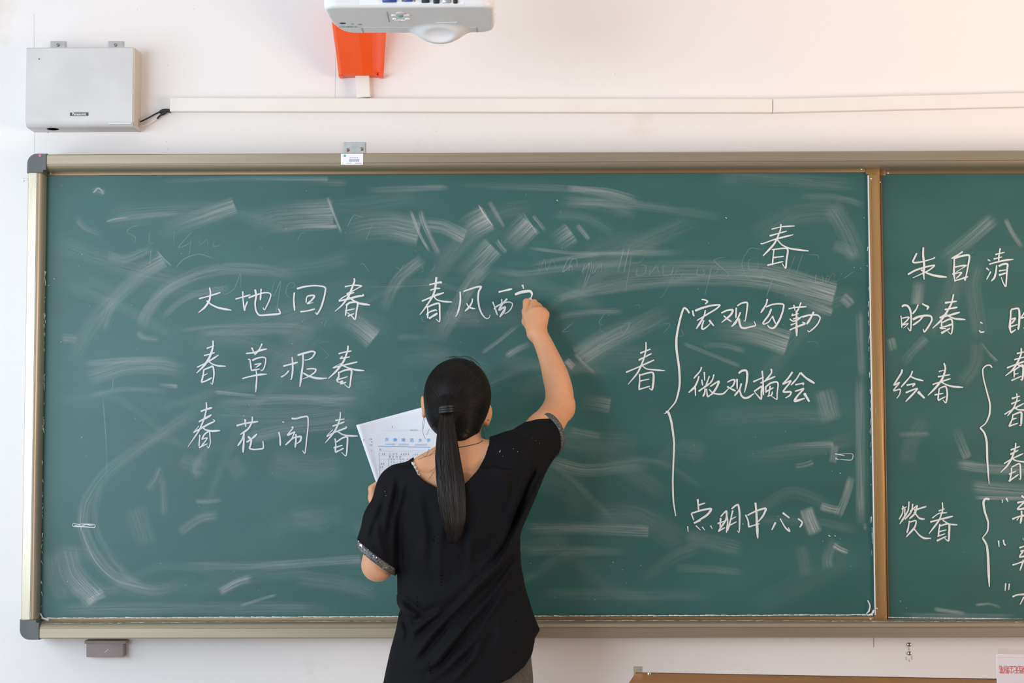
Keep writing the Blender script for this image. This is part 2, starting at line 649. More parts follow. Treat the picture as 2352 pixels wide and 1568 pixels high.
for s in ((78, 32, 78, 112), (79, 296, 79, 352), (770, 130, 770, 226)):
    wall_mark('crack_line', *s, 1.0, M_line)
wall_mark('pencil_mark', 2007, 1460, 2007, 1486, 1.5, M_grey_ink)
wall_mark('pencil_mark', 112, 300, 110, 305, 2.2, M_ink)
for (x, y, wd, hh) in ((2087, 1490, 4, 8), (2081, 1512, 3, 8), (2094, 1510, 3, 9), (2088, 1517, 3, 6)):
    wall_mark('dirt_stain', x, y - hh / 2, x + 1, y + hh / 2, wd, M_dirt)
for (x, y) in ((382, 324), (385, 342), (1000, 300), (1412, 169), (1138, 32), (445, 19), (315, 21), (385, 150)):
    wall_mark('dirt_stain', x, y, x + 1.2, y + 1.8, 1.3, M_dirt)

# ------------------------------------------------------------------ chalkboard
YF = -0.045            # front of the aluminium frame
YB = 0.0               # writing surface of the front panel
YB2 = 0.022            # writing surface of the rear panel


def ax(p, q, Y):        # mean of two pixels on the plane Y
    return (P(*p, Y) + P(*q, Y)) / 2


X_out = ax((64, 400), (47, 1430), YF).x
Z_top = (P(110, 353, YF).z + P(1300, 351, YF).z + P(2340, 344, YF).z) / 3
Z_bot = (P(110, 1470, YF).z + P(1300, 1459, YF).z + P(2340, 1467, YF).z) / 3
X_end = 2.62
board = thing('sliding_chalkboard', ((X_out + X_end) / 2, WALL_Y, Z_bot), 'wide green sliding chalkboard in a champagne aluminium frame on the white wall', 'chalkboard')

RW = 0.043
prof = [(WALL_Y, 0.0), (YF + 0.004, 0.0), (YF, 0.003), (YF, 0.0265), (YF + 0.0022, 0.0270), (YF + 0.0022, 0.0280), (YF, 0.0285), (YF + 0.001, 0.032), (YF + 0.004, 0.036), (YF + 0.009, 0.0395), (YF + 0.016, 0.0425), (YF + 0.03, RW), (WALL_Y, RW)]
CAPS = 0.050


def rail(name, fn, m):
    a = [fn(p, 0) for p in prof]
    b = [fn(p, 1) for p in prof]
    return MB().poly(a, b).build(name, m, board, autosmooth=30)


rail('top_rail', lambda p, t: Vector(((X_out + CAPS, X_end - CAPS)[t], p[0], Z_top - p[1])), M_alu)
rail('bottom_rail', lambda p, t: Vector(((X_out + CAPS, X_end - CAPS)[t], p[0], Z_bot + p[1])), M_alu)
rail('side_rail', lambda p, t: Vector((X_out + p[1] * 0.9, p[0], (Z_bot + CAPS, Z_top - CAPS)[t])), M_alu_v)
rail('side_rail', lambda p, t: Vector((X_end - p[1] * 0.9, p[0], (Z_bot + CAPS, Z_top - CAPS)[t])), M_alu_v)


def corner_cap(cx, cz, sx, sz):
    """rounded plastic corner: L-shaped outline with a rounded outer corner"""
    R = 0.026
    L = CAPS + 0.001
    e = -0.0022
    out = [(L, e)]
    for i in range(9):
        t = math.pi / 2 * i / 8
        out.append((e + R - R * math.sin(t), e + R - R * math.cos(t)))
    out += [(e, L), (RW * 0.98, L), (RW * 1.0, RW * 1.02), (L, RW)]
    a = [Vector((cx + sx * p[0], WALL_Y, cz + sz * p[1])) for p in out]
    b = [Vector((cx + sx * p[0], YF + 0.001, cz + sz * p[1])) for p in out]
    ctr = Vector((cx + sx * 0.03, YF - 0.004, cz + sz * 0.03))
    c2 = [Vector((v.x + (ctr.x - v.x) * 0.07, YF - 0.0035, v.z + (ctr.z - v.z) * 0.07)) for v in b]
    mb = MB()
    va = [mb.bm.verts.new(v) for v in a]
    vb = [mb.bm.verts.new(v) for v in b]
    vc = [mb.bm.verts.new(v) for v in c2]
    n = len(a)
    for i in range(n):
        j = (i + 1) % n
        mb.bm.faces.new((va[i], va[j], vb[j], vb[i]))
        mb.bm.faces.new((vb[i], vb[j], vc[j], vc[i]))
    mb.bm.faces.new(vc)
    mb.bm.faces.new(va[::-1])
    return mb.build('corner_cap', M_cap, board, autosmooth=35)


cap1 = corner_cap(X_out, Z_top, 1, -1)
cap2 = corner_cap(X_out, Z_bot, 1, 1)
corner_cap(X_end, Z_top, -1, -1)
corner_cap(X_end, Z_bot, -1, 1)
pd = P(91, 357, YF - 0.0045)
tag(MB().lathe(pd + Vector((0, 0.0012, 0)), (0, -1, 0), [(0.0035, 0), (0.003, 0.0008), (0.001, 0.0012)], 12).build('chalk_dab', M_pinkdot, cap1), 'pink chalk dab on the corner cap')

# slide tracks behind the rails, blackened to paint in the shade of the gap
tr = MB().box((X_out + 0.035, 0.030, Z_top - 0.060), (X_end - 0.035, WALL_Y, Z_top - 0.038)).build('slide_track', M_shadow, board)
tr = MB().box((X_out + 0.035, 0.030, Z_bot + 0.038), (X_end - 0.035, WALL_Y, Z_bot + 0.055)).build('slide_track', M_shadow, board)

# front panel
pxL = ax((104, 410), (93, 1410), YB).x
pxR = ax((1994, 402), (2008, 1407), YB).x
pzT = (P(110, 404, YB).z + P(1000, 403, YB).z + P(1985, 394, YB).z) / 3
pzB = (P(110, 1420, YB).z + P(700, 1416, YB).z + P(1990, 1412, YB).z) / 3
sxR = ax((2021, 402), (2035, 1407), YB).x
front = MB().box((pxL - 0.004, YB, pzB - 0.004), (pxR + 0.004, YB + 0.012, pzT + 0.004)).build('writing_panel', M_board, board)
tag(front, 'green front writing panel covered in wiped chalk smears and white handwriting')


def trim(name, x0, x1, z0, z1, Y0, m, par, bev=0.0015):
    return MB().box((x0, Y0, z0), (x1, Y0 + 0.019, z1), bev).build(name, m, par, autosmooth=40)


trim('panel_trim', pxL - 0.008, pxR + 0.004, pzT, pzT + 0.0125, YB - 0.006, M_trim, front)
trim('panel_trim', pxL - 0.008, pxR + 0.004, pzB - 0.0125, pzB, YB - 0.006, M_trim, front)
trim('panel_trim', pxL - 0.008, pxL, pzB - 0.010, pzT + 0.010, YB - 0.006, M_bronze, front)
st = MB()
st.box((pxR + 0.0012, YB - 0.007, pzB - 0.012), (sxR - 0.003, YB + 0.013, pzT + 0.0125), 0.0015)
st.box((sxR - 0.0045, YB - 0.0045, pzB - 0.012), (sxR, YB + 0.013, pzT + 0.0125), 0.001)
st.box((pxR + 0.0085, YB - 0.0082, pzB + 0.02), (pxR + 0.0100, YB - 0.006, pzT - 0.02), 0.0004)
tag(st.build('panel_stile', M_bronze, front, autosmooth=40), 'broad bronze upright edge of the front panel')
eg = MB().box((pxR - 0.0010, YB - 0.0064, pzB), (pxR + 0.0018, YB + 0.004, pzT - 0.008), 0.0004).build('edge_strip', M_white, front)
cpz = pzT - 0.0065
cm = MB().box((pxR - 0.006, YB - 0.0085, cpz), (sxR - 0.001, YB + 0.010, pzT + 0.0135), 0.003)
cm.build('corner_piece', M_amber, front, autosmooth=40)
cm = MB().box((pxR - 0.002, YB - 0.0085, pzB - 0.0135), (sxR - 0.001, YB + 0.010, pzB + 0.004), 0.003)
cm.build('corner_piece', M_amber, front, autosmooth=40)


def screw(c, axis, r, par, m=None):
    c = Vector(c)
    mb = MB().lathe(c, axis, [(r, -0.003), (r, 0.0), (r * 0.85, r * 0.45), (r * 0.45, r * 0.62), (r * 0.4, r * 0.25), (0.00001, r * 0.25)], 16)
    return mb.build('screw', m or M_screw, par, autosmooth=40)


for (x, y, dy) in ((1978, 388, -0.0062), (2000, 410, -0.0074), (2013, 1397, -0.0074), (1999, 1421, -0.0062), (116, 398, -0.0062)):
    screw(P(x, y, YB + dy), (0, -1, 0), 0.0030, front, M_steel)

# rear panel
qxL = ax((2028, 420), (2038, 1400), YB2).x
qzT = P(2200, 400, YB2).z
qzB = P(2200, 1420, YB2).z
rear = MB().box((qxL - 0.03, YB2, qzB - 0.004), (X_end - 0.05, YB2 + 0.012, qzT + 0.004)).build('writing_panel', M_board, board)
tag(rear, 'green rear writing panel on the right, partly cut off, with white handwriting')
trim('panel_trim', qxL + 0.006, X_end - 0.045, qzT, qzT + 0.012, YB2 - 0.005, M_trim, rear)
trim('panel_trim', qxL - 0.02, X_end - 0.045, qzB - 0.0035, qzB - 0.0004, YB2 - 0.008, M_steel, rear)
trim('panel_trim', qxL - 0.02, X_end - 0.045, qzB - 0.010, qzB - 0.0055, YB2 - 0.012, M_trim, rear)
trim('panel_trim', qxL - 0.006, qxL, qzB - 0.003, qzT + 0.003, YB2 - 0.005, M_bronze_dark, rear)
trim('corner_piece', qxL - 0.008, qxL + 0.010, qzT - 0.004, qzT + 0.012, YB2 - 0.0065, M_amber, rear, 0.002)
screw(P(2039, 397, YB2 - 0.0055), (0, -1, 0), 0.0028, rear, M_steel)
screw(P(2021, 418, YB2 - 0.0055), (0, -1, 0), 0.0024, rear, M_steel)

# wall bracket, asset sticker and small fittings of the board
yb = WALL_Y - 0.004
a, b = P(790, 326, yb), P(839, 354, yb)
br = MB().box((a.x, yb, b.z - 0.012), (b.x, WALL_Y - 0.0002, a.z), 0.0008).build('mounting_bracket', M_steel, board)
for (x, y) in ((799, 344), (831, 342)):
    screw(P(x, y, yb), (0, -1, 0), 0.0052, br)
ys = YF - 0.0006
a, b = P(783, 353, ys), P(834, 378, ys)
stk = MB().box((a.x, ys, b.z), (b.x, YF + 0.0004, a.z), 0.0002).build('asset_sticker', M_label, board)
tag(stk, 'white barcode sticker on the top rail')
bars = MB()
x = P(802, 368, ys).x
x1 = P(824, 368, ys).x
zt, zb = P(810, 365, ys).z, P(810, 371.5, ys).z
while x < x1:
    bw = random.choice((0.0004, 0.0007, 0.0011))
    bars.box((x, ys - 0.0002, zb), (x + bw, ys + 0.0001, zt))
    x += bw + random.choice((0.0005, 0.0008))
bars.build('barcode', M_pencil, stk)
c = P(792, 357.5, ys - 0.0002)
MB().cyl(c, (0, 1, 0), 0.0034, 0.0003, 16).build('round_emblem', M_green, stk)
tb = MB()
for (x0, x1_, y0, y1) in ((803, 807, 361, 362.6), (808.5, 812, 361, 362.6), (813, 817, 361, 362.6), (818.5, 822.5, 361, 362.6), (816, 832, 374.2, 375.6), (795, 807, 374.4, 375.3)):
    p0, p1 = P(x0, y0, ys), P(x1_, y1, ys)
    tb.box((p0.x, ys - 0.0002, p1.z), (p1.x, ys + 0.0001, p0.z))
tb.build('small_print', M_pencil, stk)
# small fixings poking out below the bottom rail and left of the frame
for (x0, x1_) in ((650, 678), (1932, 1954)):
    p0, p1 = P(x0, 1455, 0.0), P(x1_, 1455, 0.0)
    MB().box((p0.x, -0.005, Z_bot - 0.0035), (p1.x, 0.02, Z_bot + 0.002), 0.001).build('fixing_tab', M_steel, board)
p0 = P(58, 412, 0.02)
hk = MB().cyl(p0 + Vector((0.008, 0, 0)), (-1, 0, 0), 0.0035, 0.016, 12).box(p0 + Vector((-0.008, -0.003, -0.006)), p0 + Vector((-0.003, 0.003, 0.005)), 0.001)
hk.build('fixing_tab', M_white, board)

# ------------------------------------------------------------------ chalk handwriting
R1A = (450, 630, 5.7366)
R1B = (950, 630, 7.35)
R2 = (430, 780, 5.6)
R3 = (420, 915, 5.6)
RT = (1400, 480, 3.4083)
RM = (1560, 680, 6.2706)
RB = (1400, 900, 3.4083)
RP = (2040, 540, 6.532)
RH = (1950, 760, 3.9204)
RS = (2230, 780, 4.48)
RZ = (1950, 1100, 3.3507)
RQ = (2230, 1130, 5.41)


def ribbon_mesh(strokes, Y, wid=4.25):
    """strokes: (region, width factor, points); raised chalk lines lying on the board"""
    bm = bmesh.new()
    for (reg, wf, pts) in strokes:
        x0, y0, s = reg
        q = [(x0 + p[0] / s, y0 + p[1] / s) for p in pts]
        c = spline(q, 1.6)
        n = len(c)
        if n < 2: continue
        d = np.gradient(c, axis=0)
        L = np.linalg.norm(d, axis=1)
        L[L < 1e-6] = 1
        d /= L[:, None]
        nr = np.stack([-d[:, 1], d[:, 0]], 1)
        t = np.linspace(0, 1, n)
        wv = wid * wf * (0.92 + 0.16 * np.sin(t * 5 + len(pts))) * (0.86 + 0.28 * rng.random())
        end = np.minimum(1, 0.72 + np.arange(n) * 0.25) * np.minimum(1, 0.50 + np.arange(n)[::-1] / max(4.0, 0.22 * n) * 0.5)
        wv = wv * end / 2
        rows = []
        for i in range(n):
            a = P(*(c[i] + nr[i] * wv[i]), Y)
            b = P(*c[i], Y - 0.0004)
            e = P(*(c[i] - nr[i] * wv[i]), Y)
            rows.append([bm.verts.new(a), bm.verts.new(b), bm.verts.new(e)])
        for r0, r1 in zip(rows, rows[1:]):
            for k in range(2):
                bm.faces.new((r0[k], r0[k + 1], r1[k + 1], r1[k]))
    me = bpy.data.meshes.new('chalk')
    bm.to_mesh(me)
    bm.free()
    return me


def S(reg, *strokes):
    out = []
    for st in strokes:
        wf = 1.0
        if not isinstance(st[0], tuple):
            wf, st = st[0], st[1]
        out.append((reg, wf, st))
    return out


T = 0.5    # thin linking strokes
line1 = S(R1A,
  [(40,320),(180,283),(325,238)], [(178,172),(192,240),(178,340),(120,430),(33,505)], [(140,345),(200,395),(300,440),(468,472)],
  [(520,325),(610,300),(720,268)], [(618,222),(622,340),(640,480)], (0.8,[(640,480),(655,420),(680,355)]),
  [(692,308),(800,268),(900,242),(965,245),(988,275),(960,360),(905,465),(882,435)], (1.1,[(860,190),(855,260),(850,340)]),
  [(780,198),(795,280),(780,380),(790,470),(820,525),(860,540),(980,530),(1108,515),(1088,450)],
  [(1298,238),(1290,340),(1302,478)], (1.1,[(1330,188),(1440,160),(1560,148),(1670,158),(1708,185),(1690,300),(1650,430),(1598,525),(1578,500)]),
  (0.8,[(1470,285),(1455,320),(1452,375)]), (0.85,[(1470,285),(1540,275),(1562,290),(1520,345),(1470,385),(1548,370)]), [(1375,492),(1470,480),(1570,455)],
  [(1960,162),(2080,142),(2190,150)], (0.7,[(2190,150),(2080,210),(1985,255)]), [(1985,258),(2085,238)], (0.7,[(2085,238),(1960,290),(1880,345)]),
  [(1880,352),(2000,325),(2130,290),(2210,278),(2195,258)], [(2085,50),(2090,90),(2060,170),(2010,290),(1930,400),(1832,487)],
  [(2015,300),(2070,340),(2150,380),(2295,403)], [(1995,385),(1985,440),(1970,545)],
  [(1975,410),(2030,372),(2130,370),(2120,460),(2098,590),(2050,545),(1990,500)], (0.8,[(1965,480),(2095,452)]), [(2000,552),(2085,515)])
line1b = S(R1B,
  [(265,172),(370,150),(465,130),(460,155)], [(280,268),(370,238),(450,235)], [(138,452),(250,405),(380,350),(515,308)],
  [(385,45),(375,150),(360,260),(320,370),(240,500),(170,600),(105,680)], [(345,380),(400,430),(500,455),(650,465)], [(222,500),(240,600),(238,740)],
  [(240,550),(330,510),(430,490),(440,600),(440,795),(375,750)], [(210,680),(290,625),(380,600),(390,620)], (1.2,[(260,745),(330,700),(405,655)]),
  [(785,290),(790,430),(770,560),(740,660),(708,715)],
  (1.05,[(840,288),(950,250),(1060,215),(1140,208),(1100,290),(1090,420),(1110,560),(1150,660),(1210,735),(1260,742),(1285,715),(1290,680)]),
  [(995,405),(985,470),(940,550),(865,622)], [(895,490),(930,545),(980,570),(1045,580)],
  [(1435,298),(1550,270),(1665,245)], [(1335,462),(1370,550),(1415,688)],
  (0.95,[(1362,590),(1380,555),(1480,500),(1600,465),(1670,495),(1650,570),(1600,630),(1535,665)]), [(1485,415),(1490,460),(1470,540)],
  (1.3,[(1580,410),(1500,500),(1435,610)]), (1.3,[(1440,610),(1540,550),(1530,610),(1455,720)]),
  [(1835,175),(1860,240)], (1.35,[(1710,340),(1800,305),(1900,285),(1970,285),(2000,330),(1985,390)]))
line2 = S(R2,
  (0.9,[(250,112),(350,75)]), [(212,205),(290,185),(355,165)], [(125,355),(220,310),(330,245),(405,195)], [(333,10),(330,100),(290,220),(220,330),(120,430)],
  (0.9,[(270,275),(330,315),(400,335),(495,340)]), [(215,380),(205,460),(182,550)], [(215,385),(280,360),(330,345),(345,440),(325,570),(300,550)], (0.9,[(188,470),(262,435)]), (0.9,[(182,550),(250,525),(320,488)]),
  [(755,177),(860,165),(950,135),(1025,118)], [(830,100),(870,190)], [(965,50),(930,120),(868,195)], [(780,255),(805,255),(818,330),(825,400)],
  [(835,265),(900,238),(970,225),(1010,240),(1005,310),(985,370),(960,398),(945,385)], (0.9,[(865,320),(950,305),(880,360)]), (0.9,[(830,395),(935,375)]),
  [(708,500),(800,475),(920,450),(1025,442)], [(885,375),(895,470),(890,570),(882,675)],
  [(1235,340),(1330,315),(1422,290)], [(1348,222),(1358,320),(1355,420),(1340,510),(1325,505)], [(1208,480),(1260,450),(1312,395)],
  [(1418,200),(1500,175),(1600,150),(1645,165),(1610,225),(1560,255),(1510,262)], [(1490,190),(1490,300),(1470,450),(1450,605)],
  (0.9,[(1535,378),(1600,372),(1655,380),(1640,420),(1560,475),(1485,505)]), [(1490,425),(1550,460),(1640,490),(1720,498),(1800,493)],
  [(1945,180),(2030,158),(2115,145)], (0.85,[(2000,212),(1965,240),(2010,235),(2095,220)]), (T,[(1990,300),(1870,358)]), [(1875,362),(2000,330),(2190,285)],
  [(2070,75),(2060,150),(2010,280),(1920,400),(1815,500)], [(2000,330),(2080,365),(2170,388),(2278,398)], [(1948,410),(1950,470),(1930,520),(1945,550)],
  [(1950,425),(2020,395),(2110,388),(2105,500),(2085,615),(2020,570)], (0.9,[(1945,510),(2065,475)]), [(1950,550),(2000,530),(1975,565),(2050,545)])
line3 = S(R3,
  [(230,165),(300,140),(378,118)], [(205,300),(230,285),(300,250),(370,208)], [(135,438),(230,385),(330,330),(410,290),(385,268)], (T,[(210,350),(140,430)]),
  (0.9,[(302,48),(305,120),(280,240),(220,390),(150,500),(65,622)]), [(255,365),(290,400),(370,418),(480,412)], [(220,465),(215,530),(208,615)],
  (0.9,[(245,525),(280,460),(340,425),(350,500),(355,570),(330,635),(308,605)]), (0.8,[(240,525),(315,510),(225,630)]), (0.9,[(208,632),(320,580)]),
  [(690,350),(800,320),(970,295)], [(800,265),(812,365)], [(895,232),(890,300),(840,390),(740,462)], [(790,440),(760,530),(705,610)], (1.15,[(785,430),(785,540),(775,695)]),
  [(840,485),(880,540),(870,600),(860,640),(910,655),(980,650),(1035,635),(1030,545)], [(820,560),(880,525),(955,455)],
  [(1280,298),(1305,308)], [(1235,430),(1250,500),(1255,608)], [(1398,255),(1450,258),(1530,240),(1605,235),(1612,350),(1595,500),(1572,700),(1540,668)],
  (0.9,[(1395,370),(1420,372),(1350,470),(1440,425)]), (0.9,[(1440,425),(1400,520),(1320,598)]), (0.9,[(1390,530),(1440,500),(1520,490),(1510,545),(1465,580)]), [(1455,455),(1455,540),(1445,630)],
  [(1960,282),(2080,262)], [(1925,355),(2000,330),(2080,300)], [(1850,490),(1950,435),(2105,375),(2090,358)], (T,[(1930,400),(1850,480)]),
  [(2027,172),(2020,260),(1970,390),(1900,490),(1830,572)], [(1985,420),(2050,460),(2130,478),(2250,482)], [(1960,512),(1968,600),(1960,690)],
  [(1975,560),(2050,510),(2115,495),(2115,600),(2100,735),(2040,690)], (0.9,[(1940,635),(2055,600)]), [(1960,692),(2070,640)])
title = S(RT,
  (0.85,[(1268,158),(1350,138),(1450,132)]), (0.9,[(1252,210),(1388,172)]), [(1182,268),(1200,270),(1300,235),(1440,200)], [(1342,118),(1335,170),(1290,270),(1200,368)],
  [(1310,235),(1350,280),(1420,310),(1560,328)], [(1288,310),(1280,380),(1275,440)], [(1270,318),(1390,310),(1385,400),(1378,462),(1350,425)], (0.85,[(1280,380),(1365,370)]), (0.9,[(1235,440),(1360,410)]))
keyw = S(RT,
  [(240,1128),(322,1095)], [(228,1182),(330,1130)], [(128,1278),(230,1235),(350,1180)], [(285,1040),(285,1100),(265,1180),(220,1280),(145,1372)], (0.9,[(250,1222),(290,1250),(350,1258),(435,1265)]),
  [(235,1290),(235,1350),(230,1415)], [(235,1300),(340,1282),(335,1410),(310,1400)], (0.9,[(240,1345),(312,1330)]), [(228,1412),(318,1385)])
brace1 = S(RT, (1.1,[(625,815),(605,785),(580,778),(550,870),(525,1000),(525,1100),(545,1250),(548,1380),(520,1500),(470,1565),(440,1597),(428,1596)])) + \
  S(RB, (1.35,[(440,158),(460,160),(485,240),(505,400),(500,550),(495,700),(500,850),(518,970)]))
macro = S(RM,
  (0.9,[(322,48),(365,52),(408,75),(375,115)]), [(195,205),(200,250),(215,290)], [(228,210),(330,170),(460,135),(585,128),(530,185),(430,245),(340,300),(255,350)],
  [(378,200),(360,280),(310,370),(245,470)], [(355,345),(335,410),(325,460),(345,475),(400,440),(450,390)], (1.1,[(430,345),(500,428)]),
  [(605,242),(690,205),(770,200),(740,270),(610,380)], [(640,280),(690,325),(755,368)], [(822,165),(820,240),(815,315)], [(835,140),(900,100),(980,95),(975,200),(950,355),(930,350)],
  (1.1,[(882,230),(850,310),(810,380),(755,438)]), [(862,320),(870,390),(895,450),(950,460),(1030,440),(1100,420),(1078,362)],
  [(1270,40),(1250,120),(1175,240)], [(1250,155),(1340,120),(1440,110),(1505,125),(1490,220),(1450,330),(1390,430),(1350,462),(1300,450),(1270,415)],
  [(1328,182),(1290,270),(1230,350),(1205,390),(1225,402),(1290,370),(1345,285)], [(1340,285),(1390,400)],
  [(1575,182),(1680,160),(1835,150)], [(1650,125),(1670,210)], [(1755,90),(1720,180),(1680,240)], (0.8,[(1640,250),(1625,280),(1720,250)]), [(1590,325),(1640,360),(1700,340),(1770,290)],
  (0.8,[(1640,330),(1720,300)]), (1.2,[(1690,210),(1690,400),(1692,575)]), (0.9,[(1605,415),(1700,380)]), [(1590,488),(1700,440),(1810,395),(1770,372)],
  [(1770,300),(1860,275),(1980,270),(2030,310),(2000,390),(1940,460),(1870,512),(1850,490)], (1.2,[(1938,225),(1890,320),(1835,405)]))
micro = S(RM,
  [(322,1020),(300,1080),(208,1185)], [(285,1150),(265,1220),(220,1310),(135,1388)], [(232,1310),(235,1435)], (0.9,[(325,1200),(335,1270),(345,1285)]), (0.9,[(362,1090),(368,1215)]), (0.9,[(435,1150),(410,1220),(385,1280)]),
  (1.2,[(278,1370),(350,1320),(440,1255)]), [(375,1330),(365,1400),(340,1445)], [(395,1330),(400,1400),(412,1445),(450,1425)], [(500,1125),(480,1200),(440,1260)],
  [(445,1300),(570,1225),(540,1310),(480,1400),(410,1445)], [(430,1340),(480,1390),(560,1410),(640,1400),(720,1320)],
  [(690,1240),(760,1205),(800,1210),(780,1280),(720,1330)], [(690,1300),(760,1340),(815,1365)], [(832,1190),(835,1340)], (1.1,[(855,1112),(900,1075),(960,1070),(980,1120),(970,1250),(940,1388)]),
  [(895,1255),(870,1340),(795,1435)], [(870,1345),(895,1430),(940,1465),(1000,1455),(1080,1400)],
  [(1065,1232),(1220,1165)], [(1195,1075),(1205,1200),(1215,1425)], [(1080,1370),(1190,1300),(1185,1380),(1180,1480),(1120,1420),(1075,1365)], [(1325,1045),(1325,1110),(1230,1230)],
  [(1170,1250),(1280,1200),(1385,1155)], [(1240,1310),(1320,1250),(1400,1235),(1425,1270),(1410,1400),(1405,1485),(1320,1430)], (0.9,[(1240,1380),(1360,1315)]), (0.9,[(1310,1290),(1290,1440)]),
  (0.9,[(1245,1300),(1250,1390)]), (0.9,[(1270,1440),(1330,1420),(1345,1370)]),
  [(1632,1090),(1570,1180),(1495,1265),(1610,1220),(1500,1370),(1590,1375),(1612,1385),(1590,1430),(1530,1465)], [(1745,1100),(1690,1190),(1610,1280)], (1.3,[(1745,1100),(1830,1180),(1950,1255)]),
  (1.1,[(1670,1275),(1790,1255),(1780,1280)]), (1.1,[(1800,1330),(1665,1370)]), (1.1,[(1790,1340),(1700,1440),(1665,1510),(1810,1470)]), (1.5,[(1800,1395),(1875,1520)]))
core = S(RB,
  [(690,838),(698,930)], [(698,885),(750,868)], [(640,950),(720,925),(795,915),(760,965),(660,1025)], [(640,950),(660,1005)], [(660,1025),(715,1005)], (0.8,[(612,1050),(615,1095)]), (0.8,[(675,1045),(712,1080)]), (0.8,[(725,1055),(745,1080)]), (0.8,[(790,1045),(805,1070)]),
  [(870,975),(915,930),(910,1000),(850,1090)], [(870,985),(865,1060)], [(845,1030),(900,1010)], [(850,1090),(905,1060)], [(955,915),(985,890),(1008,885),(1018,960),(1015,1095),(1000,1085)],
  [(910,930),(925,1010),(915,1100)], [(965,925),(945,1010),(925,1085)], (0.9,[(945,1000),(990,975)]), (0.9,[(935,1045),(995,1015)]), (0.7,[(1040,1030),(1046,1034)]),
  (1.1,[(1065,960),(1085,1010),(1090,1060)]), (1.2,[(1080,965),(1150,930),(1222,912),(1200,970),(1150,1030)]), [(1090,1055),(1175,1030)], (1.4,[(1142,865),(1150,950),(1155,1050),(1160,1145)]),
  [(1300,1020),(1270,1080)], [(1335,990),(1375,1060),(1410,1090),(1400,1060)], [(1355,945),(1408,985)], [(1475,990),(1508,1020),(1490,1060)])
author = S(RP,
  [(430,268),(390,350),(370,395),(400,412),(520,395),(700,342),(680,330)], (1.2,[(528,180),(525,300),(540,450),(530,560),(540,665)]), [(295,590),(400,530),(550,480),(695,452),(620,520),(520,570),(370,640)],
  (1.1,[(490,520),(600,575),(720,610),(880,628)]),
  [(1120,245),(1040,300),(950,350)], (1.1,[(990,320),(990,450),(985,560),(1000,680)]), (1.1,[(1000,345),(1090,315),(1215,305),(1200,450),(1170,600),(1155,680),(1135,640)]), (0.9,[(975,485),(1090,460),(1180,452)]), (T,[(1180,452),(1010,560)]),
  (0.9,[(960,585),(1100,560),(1020,650)]), [(990,685),(1080,660),(1200,620)],
  (0.9,[(1495,365),(1535,388)]), (0.9,[(1472,490),(1515,528)]), [(1540,545),(1475,665)], (0.9,[(1605,290),(1750,255)]), (0.9,[(1580,358),(1710,325)]), [(1680,195),(1665,290),(1655,390)], (1.1,[(1515,435),(1640,400),(1760,375),(1880,360)]),
  (1.2,[(1628,450),(1615,560),(1590,640),(1545,688)]), (1.1,[(1655,465),(1720,435),(1790,435),(1780,550),(1765,765),(1720,700),(1695,630)]), (0.95,[(1660,535),(1770,520)]), (1.1,[(1660,600),(1770,565)]))
hope = S(RP,
  [(205,1072),(240,1050),(290,1060),(330,1120),(345,1250),(335,1430),(290,1385)], (0.9,[(190,1205),(200,1290),(205,1390)]), (0.85,[(205,1245),(310,1230),(280,1280),(215,1345),(300,1325),(230,1395)]), [(450,1040),(420,1110),(365,1180)],
  [(510,1028),(560,1055),(600,1075),(580,1118)], (1.1,[(368,1265),(450,1225),(560,1205),(640,1215),(655,1270),(610,1360),(545,1450),(525,1410)]), (1.1,[(520,1220),(470,1280),(370,1350)]),
  [(850,1015),(1030,990)], [(850,1108),(870,1112),(1040,1080)], (0.7,[(880,1170),(770,1235)]), (1.1,[(770,1238),(900,1205),(1075,1155)]), (1.1,[(980,885),(950,1020),(880,1150),(790,1280),(665,1395)]),
  (1.1,[(865,1190),(940,1230),(1020,1255),(1160,1265)]), [(805,1290),(800,1350),(815,1390)], [(815,1310),(900,1265),(955,1270),(965,1380),(945,1480),(890,1440)], [(770,1390),(870,1365),(970,1330)], (0.7,[(785,1400),(870,1400)]), (1.1,[(795,1470),(930,1395)]),
  [(1380,1305),(1418,1325)], [(1365,1425),(1390,1455),(1445,1447)],
  (1.1,[(1840,1120),(1835,1250),(1825,1380),(1840,1460)]), [(1840,1115),(1950,1100),(1970,1200),(1955,1410),(1940,1380)], (0.9,[(1850,1260),(1910,1245),(1850,1330)]), (0.9,[(1840,1370),(1940,1340)]), [(1840,1465),(1915,1415)], [(2070,1120),(1990,1240)], [(1990,1245),(2110,1215)], [(2035,1400),(2110,1330)])
paint = S(RH,
  (0.9,[(478,345),(470,380),(405,485),(455,462),(402,535),(460,525),(455,570),(430,605)]), [(572,360),(550,410),(468,505)], [(545,405),(600,430),(670,448)], (1.1,[(518,488),(590,475),(570,500)]), (1.1,[(510,555),(615,520),(510,635)]), (1.4,[(620,545),(680,605)]),
  (0.9,[(808,365),(855,352)]), (0.9,[(800,412),(912,392)]), [(752,482),(830,455),(915,428)], [(855,288),(868,340),(840,430),(780,510),(710,580)], [(825,455),(880,485),(940,500),(1028,507)],
  [(812,515),(805,580),(800,620)], [(815,515),(870,500),(885,570),(872,645),(845,620)], (0.9,[(770,575),(850,560)]), [(800,625),(870,590)])
brace2 = S(RH, [(1288,330),(1270,308),(1235,312),(1205,345),(1212,430),(1240,540),(1268,650),(1265,750),(1230,830),(1180,870)], [(1180,870),(1220,920),(1240,1000),(1245,1150),(1255,1300),(1262,1378)])
